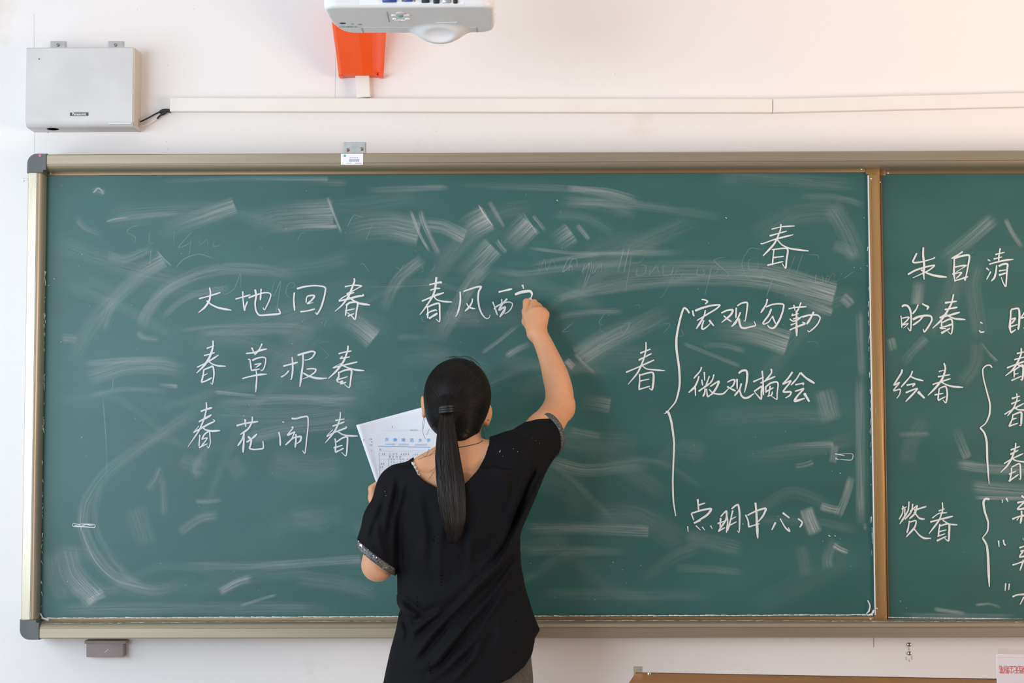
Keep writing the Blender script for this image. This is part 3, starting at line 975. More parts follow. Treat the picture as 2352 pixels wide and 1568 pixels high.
springs = [S(RS, [(472,142),(560,122)], [(445,205),(560,175)], [(370,290),(460,255),(570,215)], [(518,85),(515,150),(470,250),(420,320),(355,370)], [(470,250),(560,290),(640,300)], [(445,300),(445,390)], [(450,310),(535,262),(530,410),(510,405)], (0.9,[(450,355),(490,345)]), [(415,420),(520,375)]),
  S(RS, [(420,605),(505,580)], [(415,660),(508,620)], [(345,768),(430,715),(545,655)], [(470,550),(475,610),(440,700),(375,785)], [(450,700),(490,720),(580,724)], [(435,765),(420,830),(390,890)], [(440,770),(515,745),(520,800),(515,880),(495,878)], (0.9,[(425,820),(470,805)]), [(390,890),(485,858)]),
  S(RS, [(408,1135),(505,1095)], [(405,1180),(488,1135)], [(340,1275),(430,1220),(540,1170)], [(462,1060),(455,1120),(420,1220),(370,1300),(305,1365)], [(420,1220),(470,1245),(590,1262)], [(418,1315),(415,1380),(400,1440)], [(420,1310),(500,1275),(510,1350),(510,1435),(490,1428)], (0.9,[(392,1385),(465,1350)]), [(390,1455),(490,1385)])]
praise = S(RZ,
  [(415,205),(412,260),(385,310)], (0.9,[(405,230),(445,212)]), [(462,172),(455,240),(420,300),(390,345)], (0.8,[(430,225),(428,290)]), [(490,190),(480,250),(430,310)], (0.9,[(470,250),(520,205)]), [(525,200),(510,260),(465,305)], [(500,240),(595,210)], [(500,250),(540,300),(582,308)],
  [(465,320),(455,380),(445,415)], [(470,330),(515,320),(505,370),(440,445)], [(495,375),(540,430),(580,455),(632,455)],
  (0.9,[(690,245),(738,228)]), (0.9,[(640,300),(690,265),(755,258)]), [(625,330),(700,310),(800,285)], [(718,178),(720,240),(690,320),(615,420)], [(720,315),(770,345),(835,352)], [(700,345),(690,400),(690,440)], [(700,360),(768,345),(770,420),(765,475),(735,455)], (0.9,[(690,405),(750,390)]), (0.9,[(680,440),(740,420)]), [(675,475),(750,440)])
brace3 = S(RZ, (1.1,[(1082,155),(1050,152),(1035,180),(1045,250),(1070,330),(1065,400),(1025,455)]), (1.35,[(1030,455),(1060,510),(1070,600),(1075,720),(1080,830)]))
quotes = [S(RQ, (0.8,[(388,92),(392,133)]), [(438,72),(462,120)], [(628,42),(700,100)], [(575,132),(700,105)], [(660,125),(580,210),(720,190)], (1.1,[(628,230),(630,300),(615,388)]), [(512,335),(590,305),(710,280)], (0.9,[(570,350),(600,310)])),
  S(RQ, (0.95,[(342,600),(350,680)]), [(403,590),(412,640),(432,662)], (0.9,[(645,570),(652,595)]), [(600,692),(720,650)], [(615,735),(720,705)], [(650,730),(605,805),(720,780)], [(515,905),(580,885),(720,835)], (1.1,[(655,840),(610,972)])),
  S(RQ, (0.9,[(432,1130),(425,1225)]), (0.9,[(478,1135),(470,1215)]), [(515,1300),(580,1275),(720,1265)], [(660,1300),(610,1395)])]

YW = YB - 0.0018
YW2 = YB2 - 0.0018
texts = [
 (line1, front, (500, 1200, 1800)), (line1b, front, (680, 1320, 1690)), (line2, front, (600, 1150, 1750)), (line3, front, (580, 1150, 1750)),
 (title, front, ()), (keyw, front, ()), (macro, front, (590, 1150, 1560)), (micro, front, (640, 1030, 1450)), (core, front, (830, 1035, 1240)),
 (author, rear, (900, 1400)), (hope, rear, (680, 1250, 1700)), (paint, rear, (700,)), (praise, rear, (622,))]
for (st, par, cuts) in texts:
    groups = {}
    for s_ in st:
        mx = sum(p[0] for p in s_[2]) / len(s_[2])
        groups.setdefault(sum(mx > q for q in cuts), []).append(s_)
    for k in sorted(groups):
        link_mesh('chalk_character', ribbon_mesh(groups[k], YW if par is front else YW2), M_chalk, par)
for st in springs + [q[:2] for q in quotes] + [q[2:] for q in quotes]:
    link_mesh('chalk_character', ribbon_mesh(st, YW2), M_chalk, rear)
for (st, par) in ((brace1, front), (brace2, rear), (brace3, rear)):
    link_mesh('chalk_brace', ribbon_mesh(st, YW if par is front else YW2), M_chalk, par)
PX = (0, 0, 1.0)
box1 = S(PX, (0.5,[(168,1201),(180,1204),(190,1203),(218,1204)]), (0.5,[(218,1204),(217,1211),(190,1209),(168,1208),(168,1201)]), (0.45,[(180,1204),(186,1208),(198,1204),(206,1206),(215,1206)]), (0.4,[(187,1209),(186,1218)]), (0.5,[(172,1206),(182,1208)]))
box2 = S(PX, (0.4,[(1923,1043),(1957,1042),(1955,1056),(1924,1054)]), (0.8,[(1919,1052),(1925,1055)]), (0.6,[(1918,1042),(1940,1046)]))
for b_ in (box1, box2):
    link_mesh('chalk_mark', ribbon_mesh(b_, YW), M_chalk, front)

# chalk specks and the crumbly white edges of the panel
specks = []
for (x, y, r) in ((1280, 460, 3), (1208, 447, 1.4), (704, 438, 1.5), (1668, 500, 3), (188, 1004, 2.5), (188, 584, 1.5), (182, 610, 1.2), (560, 955, 1.5), (1408, 1291, 2.2), (1402, 1299, 1.4),
                  (1472, 1298, 2), (1430, 1308, 1.4), (1219, 1293, 1.5), (1897, 1042, 1.4), (1911, 1081, 1.6), (1930, 1086, 2.4), (1905, 1230, 4), (1918, 1230, 3), (1930, 1237, 1.6), (1890, 1242, 1.6), (1992, 610, 2.4), (1962, 614, 2), (1977, 616, 1.8),
                  (1920, 395, 1.4), (1985, 500, 2), (125, 640, 2.6), (112, 655, 2.4), (140, 785, 1.8), (2068, 1380, 2.2), (2082, 1396, 1.4), (2213, 1268, 1.3), (2234, 580, 1.2), (1288, 486, 1.2), (756, 1212, 1.3), (855, 1350, 1.3)):
    specks += S(PX, (r / 5.0 * 1.1, [(x - r * 0.5, y - r * 0.3), (x + r * 0.5, y + r * 0.4)]))
for i in range(60):
    x, y = rng.uniform(120, 1980), rng.uniform(420, 1400)
    specks += S(PX, (0.22 + 0.1 * rng.random(), [(x, y), (x + 1.2, y + 1)]))
tag(link_mesh('chalk_specks', ribbon_mesh(specks, YW), M_chalk, front), kind='stuff')
edge = []
n = 160
xs = np.linspace(96, 2004, n)
for i in range(n - 1):
    yy = lambda x: 1419 + (x - 96) * (1411.5 - 1419) / 1908
    edge += S(PX, (0.42 + 0.35 * rng.random(), [(xs[i], yy(xs[i]) + rng.uniform(-.6, .6)), (xs[i + 1] + 2, yy(xs[i + 1]) + rng.uniform(-.6, .6))]))
for i in range(34):
    y = rng.uniform(560, 1405)
    xx = 1991.5 + (y - 402) * 14 / 1005
    edge += S(PX, (0.14 + 0.26 * rng.random() ** 2, [(xx + rng.uniform(-2, 1), y), (xx + rng.uniform(-2, 1), y + rng.uniform(3, 16))]))
for i in range(50):
    y = rng.uniform(600, 1410)
    xx = 106 - (y - 410) * 11 / 1000
    edge += S(PX, (0.25 + 0.25 * rng.random(), [(xx + rng.uniform(-2, 2), y), (xx + rng.uniform(-2, 2), y + rng.uniform(2, 12))]))
edge += S(PX, (1.2, [(1996, 1412), (2003, 1409), (2007, 1400)]), (0.8, [(1993, 1378), (1998, 1390), (1996, 1402), (1990, 1409)]), (1.3, [(95, 1418), (104, 1421), (112, 1424)]), (1.0, [(92, 1408), (98, 1418)]))
tag(link_mesh('chalk_crumbs', ribbon_mesh(edge, YB - 0.0068), M_chalk, front), kind='stuff')
edge2 = []
xs = np.linspace(2040, 2352, 40)
for i in range(39):
    edge2 += S(PX, (0.4 + 0.3 * rng.random(), [(xs[i], 1417.5 + (xs[i] - 2040) * 0.013), (xs[i + 1] + 2, 1417.5 + (xs[i + 1] - 2040) * 0.013)]))
tag(link_mesh('chalk_crumbs', ribbon_mesh(edge2, YB2 - 0.0068), M_chalk, rear), kind='stuff')
edge3 = []
xs = np.linspace(105, 2352, 220)
for i in range(219):
    x = xs[i]
    if rng.random() < 0.93:
        y = 1431.5 + (x - 105) * (-3.5 / 2247) + rng.uniform(-.5, .5) - 5 * math.sin(math.pi * (x - 105) / 2247)
        edge3 += S(PX, (0.10 + 0.20 * rng.random() ** 2, [(x, y), (x + 11, y + rng.uniform(-.4, .4))]))
edge3 += S(PX, (1.0, [(1980, 1438), (2000, 1437), (2030, 1439)]))

# ------------------------------------------------------------------ wiped chalk smears
GA = (100, 390, 3.36)
GB = (780, 390, 3.36)
GC = (1300, 390, 3.267)
GD = (90, 820, 2.570)
GE = (1200, 860, 2.7512)
GF = (1950, 330, 3.336)
GH = (1950, 760, 3.9204)
# region, width (zoom px), strength at start, at end, points, hardness of the end edge
sm_front = [
 (GA,150,.03,.26,[(800,520),(1100,410),(1480,270)]), (GA,260,.02,.24,[(1500,470),(1800,370),(2240,340)]), (GA,40,.05,.28,[(1800,480),(2000,435),(2270,435)]),
 (GA,26,.3,.3,[(2185,205),(2240,340),(2300,490)]), (GA,150,.0,.22,[(600,920),(760,790),(930,690)]), (GA,20,.3,.3,[(870,620),(930,690),(990,745)]),
 (GA,110,.16,.10,[(740,1250),(800,1100),(950,920),(1200,800),(1450,760),(1700,770),(2000,830)]), (GA,60,.10,.16,[(900,1150),(1050,1020),(1200,950),(1450,905)]),
 (GA,60,.16,.08,[(730,1240),(760,1290),(900,1310)]), (GA,46,.08,.10,[(1000,1250),(1300,1210),(1900,1200),(2100,1240)]),
 (GA,60,.12,.08,[(250,380),(320,450),(450,500)]), (GA,50,.10,.10,[(480,400),(650,370),(1050,330)]), (GA,14,.25,.15,[(480,400),(560,378),(660,368)]), (GA,90,.10,.10,[(480,650),(620,690),(850,600)]),
 (GA,40,.06,.18,[(750,100),(1000,85),(1400,70),(2200,70)]), (GA,70,.02,.12,[(2000,80),(2200,95),(2350,100)]),
 (GA,80,.18,.12,[(140,1300),(200,1300),(260,1310)]), (GA,60,.10,.2,[(370,170),(420,160),(470,185)]), (GA,18,.3,.3,[(380,180),(425,140),(470,190)]),
 (GA,150,.05,.10,[(200,1500),(400,1150),(650,900),(820,780)]), (GA,120,.08,.05,[(450,1250),(550,1000),(700,850)]),
 (GA,60,.10,.05,[(1180,1260),(1600,1250),(2000,1250)]), (GA,200,.06,.06,[(500,360),(900,330),(1400,330)]),
 (GA,60,.16,.1,[(300,1500),(600,1470),(1000,1460)]),
 (GB,250,.06,.25,[(0,500),(200,440),(400,430),(620,480)]), (GB,26,.34,.34,[(545,310),(620,500),(700,640)]), (GB,52,.22,.22,[(620,310),(660,430),(770,660)]),
 (GB,130,.15,.28,[(650,420),(800,440),(970,520)]), (GB,230,.02,.42,[(930,500),(1030,430),(1150,365)]), (GB,14,.5,.5,[(1070,268),(1120,350),(1190,440)]), (GB,44,.18,.18,[(1150,240),(1210,340),(1270,450)]),
 (GB,220,.05,.36,[(1280,600),(1370,510),(1475,405)]), (GB,14,.4,.4,[(1410,325),(1470,410),(1530,500)]), (GB,34,.18,.18,[(1490,350),(1540,410),(1585,470)]),
 (GB,190,.02,.30,[(1640,590),(1720,530),(1795,478)]), (GB,44,.2,.25,[(1830,420),(1880,480),(1930,540)]),
 (GB,200,.02,.30,[(900,850),(1050,730),(1190,590)]), (GB,44,.18,.18,[(1210,540),(1250,600),(1290,640)]),
 (GB,110,.18,.06,[(650,680),(450,850),(330,1100)]), (GB,130,.14,.08,[(1150,730),(1000,900),(750,1350)]),
 (GB,66,.06,.14,[(850,120),(1300,130),(1800,150),(2350,250)]), (GB,130,.07,.07,[(1700,240),(2000,260),(2300,350)]), (GB,60,.16,.05,[(850,130),(600,140),(200,160)]),
 (GB,32,.14,.08,[(1440,600),(1800,640),(2350,640)]), (GB,44,.06,.16,[(1400,740),(1700,690),(2000,650)]), (GB,64,.1,.07,[(1200,770),(1400,800),(1700,760),(2350,700)]),
 (GB,190,.03,.16,[(2350,1180),(2050,1300),(1830,1440)]), (GB,40,.16,.10,[(1090,1420),(1240,1310),(1380,1190)]), (GB,60,.24,.03,[(1280,1440),(1360,1390),(1480,1330)]),
 (GB,190,.05,.34,[(0,1130),(130,1200),(265,1310)]), (GB,70,.10,.04,[(1650,1010),(1900,930),(2350,820)]), (GB,60,.1,.12,[(1650,1140),(1900,1100),(2200,1090)]),
 (GB,60,.35,.3,[(1745,1465),(1780,1500),(1810,1530)]), (GB,70,.05,.03,[(430,1290),(800,1290)]), (GB,14,.10,.10,[(200,905),(500,900),(850,880)]),
 (GC,220,.05,.28,[(0,870),(500,790),(1000,770),(1500,800),(2020,940)]), (GC,70,.02,.24,[(1500,900),(1750,980),(2000,1075)]), (GC,90,.22,.26,[(2070,950),(2110,980),(2145,1020)]),
 (GC,210,.03,.34,[(1050,1190),(1400,1220),(1670,1300)]), (GC,70,.10,.14,[(2200,1050),(2210,1300),(2220,1568)]), (GC,60,.06,.10,[(1750,200),(2000,200),(2240,260)]), (GC,100,.1,.1,[(2000,560),(2100,600),(2180,660)]),
 (GC,60,.20,.14,[(0,140),(300,160),(540,220)]), (GC,80,.12,.05,[(0,240),(500,260),(1200,360)]), (GC,180,.16,.03,[(80,1440),(300,1300),(800,1050)]), (GC,30,.2,.2,[(60,1380),(140,1460),(220,1530)]),
 (GC,40,.1,.12,[(870,1300),(1100,1390),(1330,1480)]), (GC,180,.08,.05,[(1980,250),(2100,450),(2200,700)]), (GC,120,.06,.06,[(1100,60),(1600,70),(2200,120)]), (GC,60,.05,.12,[(1000,1310),(1200,1320),(1350,1360)]),
 (GC,60,.10,.06,[(0,640),(250,630),(900,620)]), (GC,70,.08,.08,[(0,950),(500,880),(1000,830)]),
 (GD,110,.14,.12,[(270,130),(500,60),(700,50),(870,80)]), (GD,30,.12,.36,[(700,165),(760,168),(820,175)]), (GD,40,.1,.1,[(300,230),(500,190),(760,200)]),
 (GD,26,.3,.12,[(1030,205),(1200,222),(1300,232)]), (GD,60,.12,.14,[(1050,270),(1500,250),(1870,275)]), (GD,40,.1,.16,[(1300,235),(1600,235),(1880,240)]),
 (GD,90,.08,.14,[(1000,180),(900,330),(600,530),(400,680),(280,850),(260,1000),(320,1160),(450,1300),(700,1370),(950,1300)]), (GD,50,.06,.10,[(380,720),(330,900),(350,1050),(500,1270),(640,1360)]),
 (GD,14,.2,.15,[(250,860),(245,1000),(330,1200),(460,1320),(700,1380)]),
 (GD,90,.14,.12,[(1200,490),(1500,420),(1900,385)]), (GD,60,.10,.18,[(840,1230),(1300,1230),(1900,1190)]), (GD,170,.12,.28,[(150,1100),(200,1280),(340,1430)]), (GD,70,.25,.2,[(280,1450),(340,1410),(390,1390)]),
 (GD,150,.08,.06,[(560,880),(600,1000),(640,1120)]), (GD,50,.08,.1,[(720,700),(735,800),(740,940)]), (GD,70,.10,.16,[(820,1040),(950,950),(1060,930)]), (GD,60,.3,.22,[(1060,1390),(1160,1335),(1260,1300)]), (GD,20,.28,.28,[(1180,1470),(1300,1430),(1410,1400)]),
 (GD,120,.08,.06,[(830,600),(1000,660)]), (GD,120,.06,.05,[(1130,600),(1200,720)]), (GD,90,.10,.08,[(50,1490),(900,1480),(1800,1480)]), (GD,60,.1,.1,[(640,790),(690,720),(720,640)]), (GD,8,.18,.12,[(375,240),(395,500),(400,760)]),
 (GD,200,.07,.05,[(1350,620),(1600,660),(1800,640)]), (GD,150,.06,.08,[(1000,330),(1400,350),(1900,300)]), (GD,110,.06,.08,[(1500,1300),(1800,1340),(2000,1400)]), (GD,120,.07,.07,[(70,1150),(90,1300),(150,1440)]),
 (GD,36,.2,.1,[(920,850),(1000,850),(1080,840)]), (GD,70,.12,.06,[(950,710),(920,650),(1000,520)]),
 (GE,90,.10,.18,[(0,970),(400,970),(800,990)]), (GE,100,.16,.06,[(160,540),(400,600),(820,560)]), (GE,120,.03,.18,[(350,160),(450,175),(560,195)]), (GE,60,.1,.1,[(300,350),(400,370),(500,390)]),
 (GE,110,.28,.34,[(1790,840),(1820,930),(1855,1010)]), (GE,60,.3,.25,[(1880,830),(1950,850),(2010,860)]), (GE,60,.22,.2,[(1990,900),(2040,780),(2080,640)]), (GE,70,.14,.18,[(2130,0),(2135,500),(2140,960)]), (GE,50,.2,.1,[(2150,960),(2180,960)]),
 (GE,50,.05,.18,[(1520,490),(1700,450),(1970,440)]), (GE,160,.14,.12,[(1900,90),(1930,200),(1960,300)]), (GE,40,.34,.3,[(1960,1075),(2010,1105),(2060,1125)]), (GE,120,.07,.07,[(1020,1020),(1200,1060),(1400,1110)]), (GE,60,.06,.08,[(950,1220),(1200,1230),(1400,1250)]),
 (GE,100,.05,.07,[(1750,1080),(1780,1180),(1800,1280)]), (GE,60,.14,.12,[(1960,560),(1970,500),(1975,440)]), (GE,40,.1,.2,[(1720,580),(1790,570),(1840,550)]), (GE,90,.05,.05,[(100,1380),(600,1390),(1200,1400)]), (GE,70,.07,.05,[(0,1120),(300,1110),(680,1120)]),
 (GE,90,.06,.12,[(1990,1040),(1930,1150),(1940,1230)]), (GE,200,.04,.04,[(0,640),(300,700),(380,900)]),
]
sm_rear = [
 (GF,130,.16,.05,[(1120,560),(900,750),(700,900)]), (GF,150,.06,.06,[(1000,900),(950,1100),(1010,1500)]), (GF,110,.12,.3,[(545,1040),(530,1130),(520,1235)]), (GF,44,.22,.12,[(1195,570),(1250,680),(1330,800)]), (GF,180,.07,.05,[(850,850),(800,1100),(650,1500)]),
 (GH,100,.06,.16,[(480,300),(560,200),(700,60)]), (GH,100,.06,.22,[(950,860),(1000,980),(1070,1150)]), (GH,110,.2,.14,[(960,1200),(1300,1240),(1700,1250)]), (GH,150,.14,.12,[(1090,1400),(1300,1420),(1700,1450)]), (GH,40,.34,.2,[(1130,1500),(1300,1505),(1700,1510)]),
 (GH,34,.12,.26,[(1180,100),(1250,190),(1335,275)]), (GH,90,.2,.12,[(370,60),(385,110),(400,180)]), (GH,60,.08,.12,[(440,935),(520,930),(740,925)]), (GH,160,.05,.06,[(1160,80),(1140,300),(1000,500)]), (GH,180,.05,.04,[(520,1200),(560,1000),(700,800)]),
 ((1950,1100,3.3507),40,.3,.2,[(650,1000),(760,1015),(900,1035)]), ((1950,1100,3.3507),60,.12,.12,[(380,1050),(800,1055),(1300,1060)]), ((1950,1100,3.3507),30,.2,.1,[(970,970),(1080,960),(1180,990)]),
]
ghost = S(GC, *[(0.35, q) for q in (
   [(30,690),(20,760),(40,680),(80,670),(85,760)], [(150,690),(125,780),(190,690),(180,780),(120,920)], [(210,690),(200,780),(260,700),(265,780)], [(435,585),(385,780)], [(475,580),(430,790)],
   [(495,620),(440,950)], [(495,640),(560,600),(600,620),(560,690),(480,700)], [(540,720),(530,790),(590,780),(600,720),(545,715)], [(640,720),(625,790),(680,720),(700,790)], [(780,730),(730,720),(735,790),(790,780),(805,730),(780,850),(720,950),(660,960)],
   [(850,720),(790,850),(840,840)], [(880,760),(850,840)], [(990,720),(985,790),(1040,780),(1020,720)], [(1095,720),(1040,950)], [(1095,740),(1150,700),(1130,770),(1090,780)], [(1210,650),(1110,680),(1220,780),(1170,830)],
   [(1480,600),(1380,590),(1320,700),(1360,810),(1450,830),(1500,700)], [(1420,660),(1370,680),(1380,750),(1440,740),(1440,670)], [(1560,800),(1500,960)], [(1720,640),(1660,800)], [(1780,620),(1720,800)], [(1820,635),(1890,640),(1895,680)],
   [(1830,740),(1790,800),(1840,850)], [(1880,780),(1870,840),(1930,840),(1920,780)], [(1960,780),(1950,850),(2010,770),(2020,850),(2080,770)], [(2080,820),(2160,760)],
   [(510,1020),(550,1010),(555,1040)], [(270,1100),(255,1200),(310,1220),(270,1250)], [(400,1160),(430,1230),(480,1150),(410,1160)], [(720,1150),(780,1160),(720,1240)], [(860,1190),(880,1240),(830,1250)], [(1800,1290),(1880,1290),(1900,1340)])])
ghost += S(GA, *[(0.35, q) for q in (
   [(745,427),(680,440),(645,480),(710,520),(700,575)], [(820,470),(815,560),(860,560)], [(1010,470),(1005,580)], [(1150,470),(1040,600),(1140,560)], [(1140,540),(1120,690)], [(1210,520),(1205,580),(1260,540),(1270,590)], [(1320,540),(1310,590),(1370,580)],
   [(1010,770),(1080,690),(1200,650),(1330,690)], [(1430,790),(1380,900),(1390,960),(1470,920),(1520,800),(1520,930)], [(1830,860),(1790,850),(1760,940),(1780,970),(1830,860),(1790,1120),(1750,1150)], [(1870,920),(1940,900),(1930,870),(1890,880),(1870,950),(1910,1000)],
   [(1660,580),(1700,615)], [(1950,560),(1990,490),(2030,490)], [(2120,1340),(2190,1320),(2210,1350)], [(2130,1360),(2200,1430),(2150,1470)], [(2185,1150),(2165,1210)], [(830,610),(820,740)], [(540,1600),(530,1700)])])
ghost += S(GB, *[(0.35, q) for q in (
   [(1545,680),(1540,790),(1580,690),(1600,780),(1640,690),(1690,800)], [(1810,690),(1770,680),(1720,790),(1790,740),(1800,800)], [(1900,710),(1870,790),(1930,720),(1870,940)], [(1960,720),(1980,800),(2030,720),(2060,800)], [(2190,600),(2150,800)], [(2235,595),(2190,800)],
   [(160,740),(180,720),(230,790)], [(430,740),(470,770),(500,720)], [(640,740),(645,780),(610,790)], [(720,710),(735,750),(700,790)], [(630,1120),(640,1165),(670,1170)], [(830,1080),(850,1170)], [(920,1060),(880,1130),(930,1170)], [(1800,1180),(1720,1250),(1780,1240)],
   [(2050,1100),(2000,1180),(2040,1200)], [(200,550),(260,400)], [(60,440),(110,350),(180,370)])])


def smear_object(par, smears, Y):
    vs, fs, st, uvs = [], [], [], []
    NA = 9
    for k, (reg, wd, s0, s1, pts) in enumerate(smears):
        x0, y0, s = reg
        q = [(x0 + p[0] / s, y0 + p[1] / s) for p in pts]
        c = spline(q, 5.0)
        n = len(c)
        d = np.gradient(c, axis=0)
        L = np.linalg.norm(d, axis=1)
        L[L < 1e-6] = 1
        d /= L[:, None]
        nr = np.stack([-d[:, 1], d[:, 0]], 1)
        arc = np.concatenate([[0], np.cumsum(np.linalg.norm(np.diff(c, axis=0), axis=1))])
        wpx = wd / s
        u0, v0 = rng.uniform(0, 100), rng.uniform(0, 300)
        yk = Y - 0.000007 * (k + 1)
        base = len(vs)
        tot = arc[-1]
        for i in range(n):
            t = arc[i] / tot
            fade_end = min(1, (arc[i]) / max(6, 0.25 * tot)) if s0 < s1 * 0.5 else min(1, arc[i] / max(5, 0.12 * tot))
            tail = tot - arc[i]
            fade_out = 1.0 if s1 > 1.6 * s0 and s1 > .15 else min(1, tail / max(5, 0.15 * tot))
            if s1 > 1.6 * s0 and s1 > .15:
                fade_out = min(1, tail / 1.5)
            st_t = (s0 + (s1 - s0) * t ** 1.6) * fade_end * fade_out
            for j in range(NA):
                v = j / (NA - 1)
                e = max(0.0, 1 - abs(2 * v - 1) ** 2.2)
                p = P(*(c[i] + nr[i] * (v - 0.5) * wpx), yk)
                vs.append(p)
                st.append(st_t * e)
                uvs.append((u0 + arc[i] * 0.006, v0 + v * wpx * 0.27))
        for i in range(n - 1):
            for j in range(NA - 1):
                a = base + i * NA + j
                fs.append((a, a + 1, a + NA + 1, a + NA))
    me = bpy.data.meshes.new('chalk_smears')
    me.from_pydata([tuple(v) for v in vs], [], fs)
    at = me.attributes.new('strength', 'FLOAT', 'POINT')
    at.data.foreach_set('value', np.array(st, dtype=np.float32))
    uvl = me.uv_layers.new(name='UVMap')
    li = np.empty(len(me.loops), dtype=np.int32)
    me.loops.foreach_get('vertex_index', li)
    uvl.data.foreach_set('uv', np.array(uvs, dtype=np.float32)[li].ravel())
    o = link_mesh('chalk_smears', me, M_dust, par)
    return tag(o, kind='stuff')


r2 = random.Random(5)
for i in range(70):
    # many faint sweeps of the felt wiper, mostly flat arcs
    cx_, cy_ = r2.uniform(160, 1930), r2.uniform(430, 1380)
    ln = r2.uniform(120, 420)
    tilt = r2.gauss(-0.1, 0.35)
    bow = r2.uniform(-0.05, 0.22) * ln
    e0 = (cx_ - ln / 2 * math.cos(tilt), cy_ - ln / 2 * math.sin(tilt))
    e1 = (cx_ + ln / 2 * math.cos(tilt), cy_ + ln / 2 * math.sin(tilt))
    q_ = [(min(1975, max(118, x_)), min(1395, max(420, y_))) for (x_, y_) in (e0, (cx_, cy_ - bow), e1)]
    if abs(q_[1][1] - 407) < 60: continue
    sm_front.append((PX, r2.uniform(18, 70), r2.uniform(.02, .06), r2.uniform(.02, .07), q_))
smear_object(front, sm_front, YB - 0.0002)
smear_object(rear, sm_rear, YB2 - 0.0002)
# hand-shaped remains of older writing
gs = [(reg, wf * 5.5 * reg[2], .16, .14, pts) for (reg, wf, pts) in ghost]
gh = smear_object(front, gs, YB - 0.0012)
gh.name = 'erased_writing'

tag(link_mesh('chalk_crumbs', ribbon_mesh(edge3, YF + 0.007), M_chalk, board), kind='stuff')

# ------------------------------------------------------------------ wall loudspeaker
SD = 0.085
YS = WALL_Y - SD
a, b = P(61, 109, YS), P(307, 288, YS)
spk = thing('wall_speaker', ((a.x + b.x) / 2, WALL_Y, b.z), 'light grey box loudspeaker screwed to the wall at the top left', 'speaker')
mb = MB()
x0, x1, z1, z0 = a.x, b.x, a.z, b.z
# cabinet with the lower front edge rolled back
pr = [(WALL_Y, z0 - 0.002), (YS + 0.020, z0 - 0.002)]
for i in range(9):
    t = math.pi / 2 * i / 8
    pr.append((YS + 0.020 - 0.020 * math.sin(t), z0 + 0.020 - 0.022 * math.cos(t)))
pr += [(YS, z1 - 0.003), (YS + 0.003, z1), (WALL_Y, z1)]
mb.poly([Vector((x0, p[0], p[1])) for p in pr], [Vector((x1 - 0.004, p[0], p[1])) for p in pr])
body = mb.build('cabinet', M_spk, spk, autosmooth=30)
sp = [(WALL_Y, z0 - 0.003), (YS + 0.018, z0 - 0.003), (YS + 0.003, z0 + 0.012), (YS + 0.001, z1 - 0.002), (WALL_Y, z1 + 0.0005)]
MB().poly([Vector((x1 - 0.004, p[0], p[1])) for p in sp], [Vector((x1, p[0], p[1])) for p in sp]).build('side_panel', M_spk_side, spk, autosmooth=30)
for (xa, xb) in ((116, 151), (249, 284)):
    yt = WALL_Y - 0.003
    p0, p1 = P(xa, 94.5, yt), P(xb, 130, yt)
    tb = MB().box((p0.x, yt, p1.z), (p1.x, WALL_Y - 0.0002, p0.z), 0.004, 3).build('mounting_tab', M_steel, spk, autosmooth=40)
    screw(P(133 if xa < 200 else 265, 103.5, yt), (0, -1, 0), 0.0052, tb)
p0, p1 = P(161, 258.5, YS), P(203, 266, YS)
bd = MB().box((p0.x, YS - 0.0012, p1.z), (p1.x, YS + 0.0004, p0.z), 0.0006).build('name_badge', M_ink, spk)
text_mesh('badge_lettering', 'Panasonic', M_white, bd, ((p0.x + p1.x) / 2, YS - 0.0014, (p0.z + p1.z) / 2), 0.0105, sx=0.93, bold=0.00015)
c = P(116, 293, YS + 0.012)
MB().lathe((c.x, YS + 0.036, z0 - 0.0018), (0, 0, -1), [(0.017, -0.004), (0.017, 0.0006), (0.0155, 0.0010), (0.015, 0.0002)], 28).build('bass_port', M_black, spk, autosmooth=40)
c = P(90, 135.5, YS)
MB().cyl(c + Vector((0, 0.001, 0)), (0, -1, 0), 0.0018, 0.0016, 10).build('small_hole', M_ink, spk)
p0, p1 = P(249, 288, YS + 0.003), P(301, 292, YS + 0.003)
MB().box((p0.x, YS + 0.0022, z0 + 0.004), (p1.x, YS + 0.006, z0 + 0.0085), 0.0004).build('paper_strip', mat('pale_grey_tape', (0.64, 0.63, 0.63), 0.5), spk)
MB().box((x1 - 0.0002, WALL_Y - 0.03, z0 + 0.008), (x1 + 0.0003, WALL_Y - 0.012, z0 + 0.03)).build('rating_print', M_grey_ink, spk)

# speaker leads into the trunking
yc = WALL_Y - 0.006
def cable(pts, rad, name, m, label):
    q = spline([p[:2] for p in pts], 3.0)
    o = MB().tube([P(p[0], p[1], yc - 0.002) for p in q], rad, 8).build(name, m, None, smooth=True)
    return tag(o, label, 'cable')

blk = cable([(318, 281), (326, 278), (340, 271), (356, 262), (372, 255), (392, 256)], 0.0021, 'speaker_cable', M_black, 'thin black speaker cable running to the left end of the trunking')
tp = MB()
q = spline([(366, 259), (374, 254.5), (384, 254), (394, 255.5)], 2.0)
tp.tube([P(p[0], p[1], yc - 0.003) for p in q], [0.0026, 0.0035] + [0.0052] * (len(q) - 3) + [0.004], 8)
q = spline([(382, 256), (372, 262), (366, 267), (361, 272.5)], 2.0)
tp.tube([P(p[0], p[1], yc - 0.004) for p in q], [0.005] * (len(q) // 2) + [0.0028] * (len(q) - len(q) // 2), 8)
tp.build('tape_wrap', M_black, blk, smooth=True)
cable([(318, 290), (330, 288), (346, 282), (362, 271)], 0.0019, 'speaker_cable', M_trunk, 'thin pale speaker cable running below the black one')

